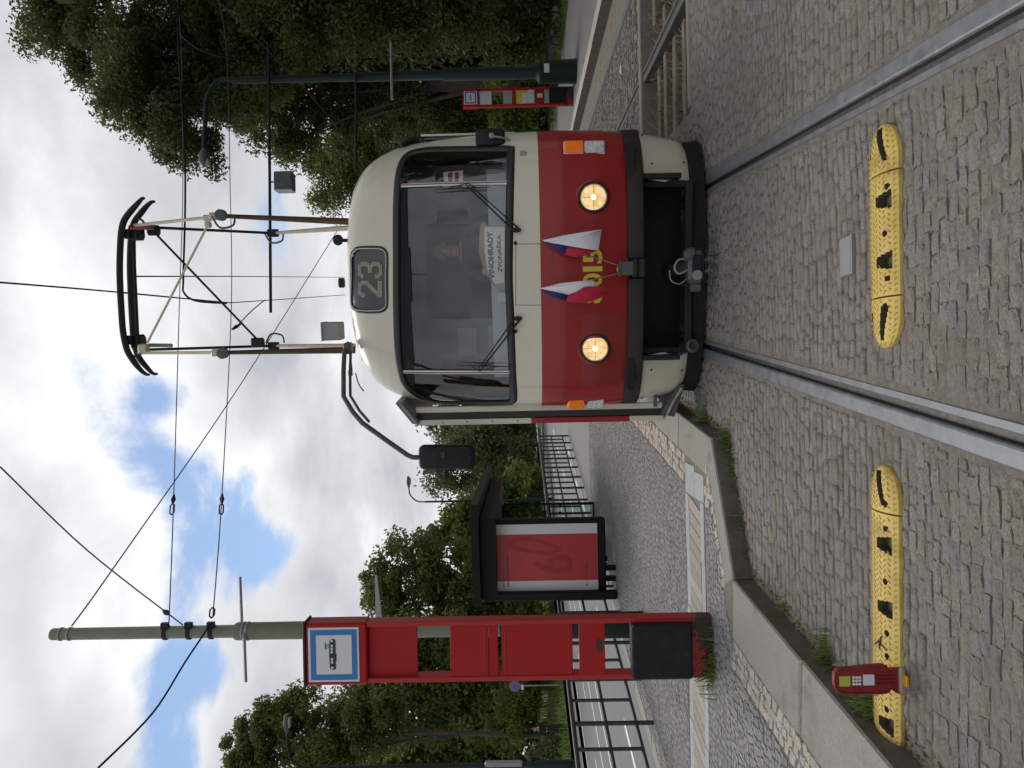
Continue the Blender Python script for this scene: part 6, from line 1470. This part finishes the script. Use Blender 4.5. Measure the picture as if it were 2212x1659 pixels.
for (px, py, n, rad, h, lab) in ((1512, 908, 130, .07, .13, 'dense weed tuft in the gutter right under the tram step'), (1560, 955, 150, .08, .12, 'bushy weed tuft at the kerb corner'), (1572, 1010, 60, .07, .08, 'low weed tuft just past the kerb corner'), (1590, 1120, 50, .06, .07, 'small weed tuft along the angled kerb'), (1602, 1200, 40, .05, .06, 'tiny weed tuft along the angled kerb towards the bend'), (1680, 1335, 40, .05, .06, 'short weed tuft below the kerb bend'), (1775, 1463, 150, .06, .10, 'grass tuft at the kerb just behind the red marker'), (1880, 1638, 170, .06, .12, 'grass tuft where the yellow hump meets the kerb')):
    g = G(px + 14, py, 0); x = max(g[0], kerb1(g[1]) + .03); tuft(x, g[1], -.01, n, rad, h, .0028, M_blade, 'weed_tuft', lab, 300 + k); k += 1
g = G(1532, 1400, PLAT)
for (dx_, n, lab) in ((.12, 220, 'leafy weeds at the foot of the red column, on its left end'), (-.1, 60, 'thin grass at the foot of the red column')):
    tuft(g[0] - dx_, g[1] - .09, PLAT, n, .09, .13, .004, M_blade, 'weed_tuft', lab, 320 + n, .9)
sel = r.uniform(0, 1, (3500, 2)); P = np.stack([2.3 + sel[:, 0] * 4.2, 6.55 + sel[:, 1] * 2.15, np.full(3500, -.2)], 1); V, F = blades(P, .17, .004, r, 1.4)
tag(link_numpy('dry_grass', V, F, M_dry), 'dry straw-coloured grass growing in the earth pit', 'grass', kind='stuff')
P = []
for Y in np.linspace(1.0, 12, 900):
    P.append((kerb1(Y) + .02 + abs(r.normal(0, .035)), Y, -.012))
P = np.array(P); P = np.concatenate([P, P + r.normal(0, .02, P.shape) * [1, 1, 0]]); V, F = blades(P, .026, .006, r, 2.2)
tag(link_numpy('gutter_litter', V, F, M_dry), 'scattered dry leaf litter along the foot of the kerb', 'leaf litter', kind='stuff')
n = 9000; Y = r.uniform(14, 60, n); x = -18.9 + .131 * Y - r.random(n) ** 1.6 * 12; P = np.stack([x, Y, [bank_z(a, b) for a, b in zip(x, Y)]], 1); V, F = blades(P, .38, .022, r, .6)
tag(link_numpy('bank_grass', V, F, M_blade), 'long green grass on the bank across the road', 'grass', kind='stuff')
n = 7000; Y = r.uniform(9, 45, n); x = 6.1 + .035 * (Y - 11.3) + 3.55 + r.random(n) * 1.35; P = np.stack([x, Y, np.full(n, .15)], 1); V, F = blades(P, .12, .012, r, .6)
tag(link_numpy('verge_grass', V, F, M_blade), 'short grass verge between opposite platform and footpath', 'grass', kind='stuff')
# twig lying on the hump, cigarette ends and leaves in the gutter
tw = G(1905, 1389, .04); mb = MB()
for (a, b, c) in (((-.02, -.05, 0), (0, .0, .012), (.02, .06, .0)), ((0, 0, .012), (-.03, .01, .01), (-.05, -.01, .0)), ((0, 0, .012), (.035, -.01, .012), (.05, -.03, 0)), ((0, .02, .01), (-.02, .05, .012), (-.04, .07, 0))):
    mb.tube([np.array(tw) + np.array(q) * .8 for q in (a, b, c)], [.004, .003, .001], 5)
tag(mb.build('twig', M_bark), 'small dark withered twig lying across the yellow hump', 'twig')
LB = ['cigarette end lying on cobbles just left of the red marker', 'cigarette end on cobbles between the red marker and the kerb', 'cigarette end in the gutter behind the grass tuft', 'cigarette end in the gutter nearest the yellow hump end']
M_butt = mat('cigarette_paper', (.55, .45, .33), .8)
for (px, py, a) in ((1857, 1492, .2), (1889, 1480, 1.2), (1786, 1458, .7), (1868, 1518, 2.0)):
    q = G(px, py, 0); mb = MB(); t = np.array([math.cos(a), math.sin(a), 0]) * .013; mb.tube([q - t + np.array([0, 0, .006]), q + t + np.array([0, 0, .006])], .004, 7)
    tag(mb.build('cigarette_end', M_butt), LB.pop(0), 'litter', 'cigarette ends in the gutter')

# ------------------------------------------------------------------ people
def figure(name, label, base, height, yaw, mats, pose, seed=0):
    """one continuous body grown over a skeleton; mats = dict skin, top, legs, shoes, hair"""
    s = height / 1.75; J = pose; e = empty(name, base, label, 'person', rz=yaw)
    names = list(J); me = bpy.data.meshes.new('body'); me.from_pydata([tuple(np.array(J[k][0]) * s) for k in names], [(names.index(a), names.index(b)) for k, (p, a_, rr) in [] for a, b in []] + [(names.index(k), names.index(J[k][1])) for k in names if J[k][1]], [])
    ob = bpy.data.objects.new('body', me); COL.objects.link(ob)
    md = ob.modifiers.new('skin', 'SKIN'); sk = me.skin_vertices[0].data
    for i, k in enumerate(names):
        rr = J[k][2]; rr = rr if isinstance(rr, tuple) else (rr, rr); sk[i].radius = (rr[0] * s, rr[1] * s); sk[i].use_root = (k == 'pelvis')
    sb = ob.modifiers.new('sub', 'SUBSURF'); sb.levels = 2; sb.render_levels = 2
    dg = bpy.context.evaluated_depsgraph_get(); nm = bpy.data.meshes.new_from_object(ob.evaluated_get(dg)); bpy.data.objects.remove(ob)
    nm.materials.clear()
    order = ['skin', 'top', 'legs', 'shoes', 'hair']
    for k in order: nm.materials.append(mats[k])
    zones = J.get('_z')
    nm.name = 'body'; o = bpy.data.objects.new('body', nm); COL.objects.link(o); o.parent = e
    P = np.array([np.array(J[k][0]) * s for k in names]); zone = {'pelvis': 2, 'head': 0, 'crown': 0, 'neck': 0, 'nose': 0, 'chin': 0}
    def zn(k):
        if k.startswith(('hand', 'finger', 'thumb')): return 0
        if k.startswith(('hip', 'knee', 'ankle')): return 2
        if k.startswith(('heel', 'toe')): return 3
        return zone.get(k, 1)
    for p in nm.polygons:
        c = np.array(p.center); k = names[int(np.argmin(((P - c) ** 2).sum(1)))]; p.material_index = zn(k); p.use_smooth = True
    hd = np.array(J['head'][0]) * s; f = J['nose'][0]; fw = np.array([f[0] - J['head'][0][0], f[1] - J['head'][0][1], 0]); fw /= np.linalg.norm(fw)
    rt = np.array([fw[1], -fw[0], 0]); mb = MB(); R_ = .098 * s          # hair cap over the skull
    V = []; F = []; nu, nv = 16, 8
    for j in range(nv + 1):
        th = R(2 + 100 * j / nv)
        for i in range(nu):
            ph = 2 * math.pi * i / nu; d = math.sin(th) * (math.cos(ph) * fw + math.sin(ph) * rt * .86) + np.array([0, 0, math.cos(th) * 1.12]); lift = .55 if (math.cos(ph) > .45 and th > R(55)) else 1.0
            V.append(hd + np.array([0, 0, .03 * s]) - fw * .016 * s + d * R_ * (1.07 if lift == 1.0 else .90))
    for j in range(nv):
        for i in range(nu): F.append((j * nu + i, (j + 1) * nu + i, (j + 1) * nu + (i + 1) % nu, j * nu + (i + 1) % nu))
    link_mesh('hair', V, F, mats['hair'], e, local=True, smooth=True)
    mb = MB()
    for q in (-1, 1): mb.lathe(hd + fw * .083 * s + rt * q * .032 * s + np.array([0, 0, .012 * s]), fw, [(0, .010 * s), (.008 * s, .007 * s), (.010 * s, .002)], 8)
    mb.box(hd + fw * .086 * s + np.array([0, 0, -.052 * s]), (.045 * s, .02 * s, .008 * s), ax=(rt, fw, (0, 0, 1))); mb.build('face_features', mat('dark_feature', (.06, .03, .025), .6), e, local=True)
    return e
def stand(fold=True, stride=0.0):
    J = {'pelvis': ((0, 0, .95), None, (.15, .11)), 'waist': ((0, .0, 1.10), 'pelvis', (.135, .10)), 'chest': ((0, 0, 1.30), 'waist', (.165, .115)), 'collar': ((0, 0, 1.43), 'chest', (.11, .085)), 'neck': ((0, -.01, 1.50), 'collar', .055), 'head': ((0, -.02, 1.60), 'neck', (.078, .090)), 'crown': ((0, -.015, 1.69), 'head', (.072, .085)), 'nose': ((0, -.115, 1.60), 'head', .018)}
    for s, n in ((-1, 'l'), (1, 'r')):
        J['shoulder' + n] = ((s * .19, 0, 1.41), 'collar', .062); J['elbow' + n] = ((s * .27, .0, 1.13), 'shoulder' + n, .048)
        if fold: J['wrist' + n] = ((s * .10, -.19, 1.10), 'elbow' + n, .035); J['hand' + n] = ((s * .03, -.21, 1.11), 'wrist' + n, .040)
        else: J['wrist' + n] = ((s * .29, -.06, .88), 'elbow' + n, .034); J['hand' + n] = ((s * .28, -.09, .80), 'wrist' + n, .036)
        J['hip' + n] = ((s * .095, 0, .88), 'pelvis', .098); J['knee' + n] = ((s * .10, -.02 - s * stride * .5, .50), 'hip' + n, .066); J['ankle' + n] = ((s * .10, .01 - s * stride, .10), 'knee' + n, .048)
        J['heel' + n] = ((s * .10, .03 - s * stride, .045), 'ankle' + n, .045); J['toe' + n] = ((s * .125, -.15 - s * stride, .035), 'heel' + n, .038)
    return J
M_skin = mat('skin', (.46, .26, .18), .55); M_bk = mat('black_cloth', (.010, .010, .013), .85, var=.3, vscale=20); M_jean = mat('dark_trousers', (.012, .013, .018), .8); M_hairb = mat('brown_hair', (.07, .04, .022), .7); M_shoe = mat('black_shoes', (.012, .012, .012), .5)
q = PD(1237, 1573, 31.0)
figure('person', 'person in black clothes standing with folded hands beside the flowering bush', (q[0], 31.0, -.33), 1.76, .25, dict(skin=M_skin, top=M_bk, legs=M_jean, shoes=M_shoe, hair=M_hairb), stand(True))
M_w = mat('white_cloth', (.5, .5, .52), .8); M_bl = mat('blue_cloth', (.03, .05, .12), .8); M_rd = mat('red_cloth', (.35, .03, .03), .8); M_gy = mat('grey_hair', (.25, .25, .25), .8)
for i, (px, py, Y, tp, lab, h) in enumerate(((1172, 1013, 52, M_bk, 'person in dark jacket beneath the birches near the notice board', 1.75), (1173, 1028, 51, M_rd, 'person in red top beneath the birches near the notice board', 1.65), (1173, 1038, 51, M_w, 'person in white top beneath the birches near the notice board', 1.6), (1172, 1000, 54, M_bl, 'person in blue top walking under the birches', 1.7), (1178, 1070, 47, M_bk, 'person in dark clothes walking behind the railing near the far lamp', 1.75))):
    q = PD(px, py, Y); figure('person', lab, (q[0], Y, -.02 if i < 4 else -.1), h, .6 * i, dict(skin=M_skin, top=tp, legs=M_jean, shoes=M_shoe, hair=M_hairb), stand(False, .12))
# the driver, seated at the desk
J = {'pelvis': ((0, .16, .98), None, (.16, .13)), 'waist': ((0, .15, 1.14), 'pelvis', (.15, .12)), 'chest': ((0, .12, 1.33), 'waist', (.175, .125)), 'collar': ((0, .11, 1.46), 'chest', (.115, .09)), 'neck': ((0, .09, 1.53), 'collar', .06), 'head': ((0, .07, 1.64), 'neck', (.08, .095)), 'crown': ((0, .075, 1.73), 'head', (.074, .088)), 'nose': ((0, -.03, 1.635), 'head', .018)}
for s, n in ((-1, 'l'), (1, 'r')):
    J['shoulder' + n] = ((s * .20, .12, 1.43), 'collar', .066); J['elbow' + n] = ((s * .30, .0, 1.22), 'shoulder' + n, .05); J['wrist' + n] = ((s * .22, -.22, 1.24), 'elbow' + n, .036); J['hand' + n] = ((s * .20, -.30, 1.26), 'wrist' + n, .042); J['hip' + n] = ((s * .10, .02, .96), 'pelvis', .10); J['knee' + n] = ((s * .13, -.36, .98), 'hip' + n, .07); J['ankle' + n] = ((s * .13, -.38, .55), 'knee' + n, .05); J['heel' + n] = ((s * .13, -.36, .50), 'ankle' + n, .045); J['toe' + n] = ((s * .14, -.52, .49), 'heel' + n, .04)
hp = TD(965, 543, 1.15); off = hp - np.array([0, .07, 1.64]); wpos = from_tram((hp[0], 1.08, off[2]))
figure('person', 'tram driver in dark uniform seated behind the windscreen', wpos, 1.75, -TH, dict(skin=M_skin, top=mat('dark_waistcoat', (.05, .06, .08), .8), legs=M_jean, shoes=M_shoe, hair=M_gy), J)
mb = MB(); mb.box((hp[0], 1.36, 1.55), (.48, .08, .75), bev=.04); mb.box((hp[0], 1.15, 1.16), (.48, .46, .10), bev=.03); mb.box((hp[0], 1.2, 1.03), (.12, .12, .2)); mb.build('driver_seat', M_cabd, tram, local=True)
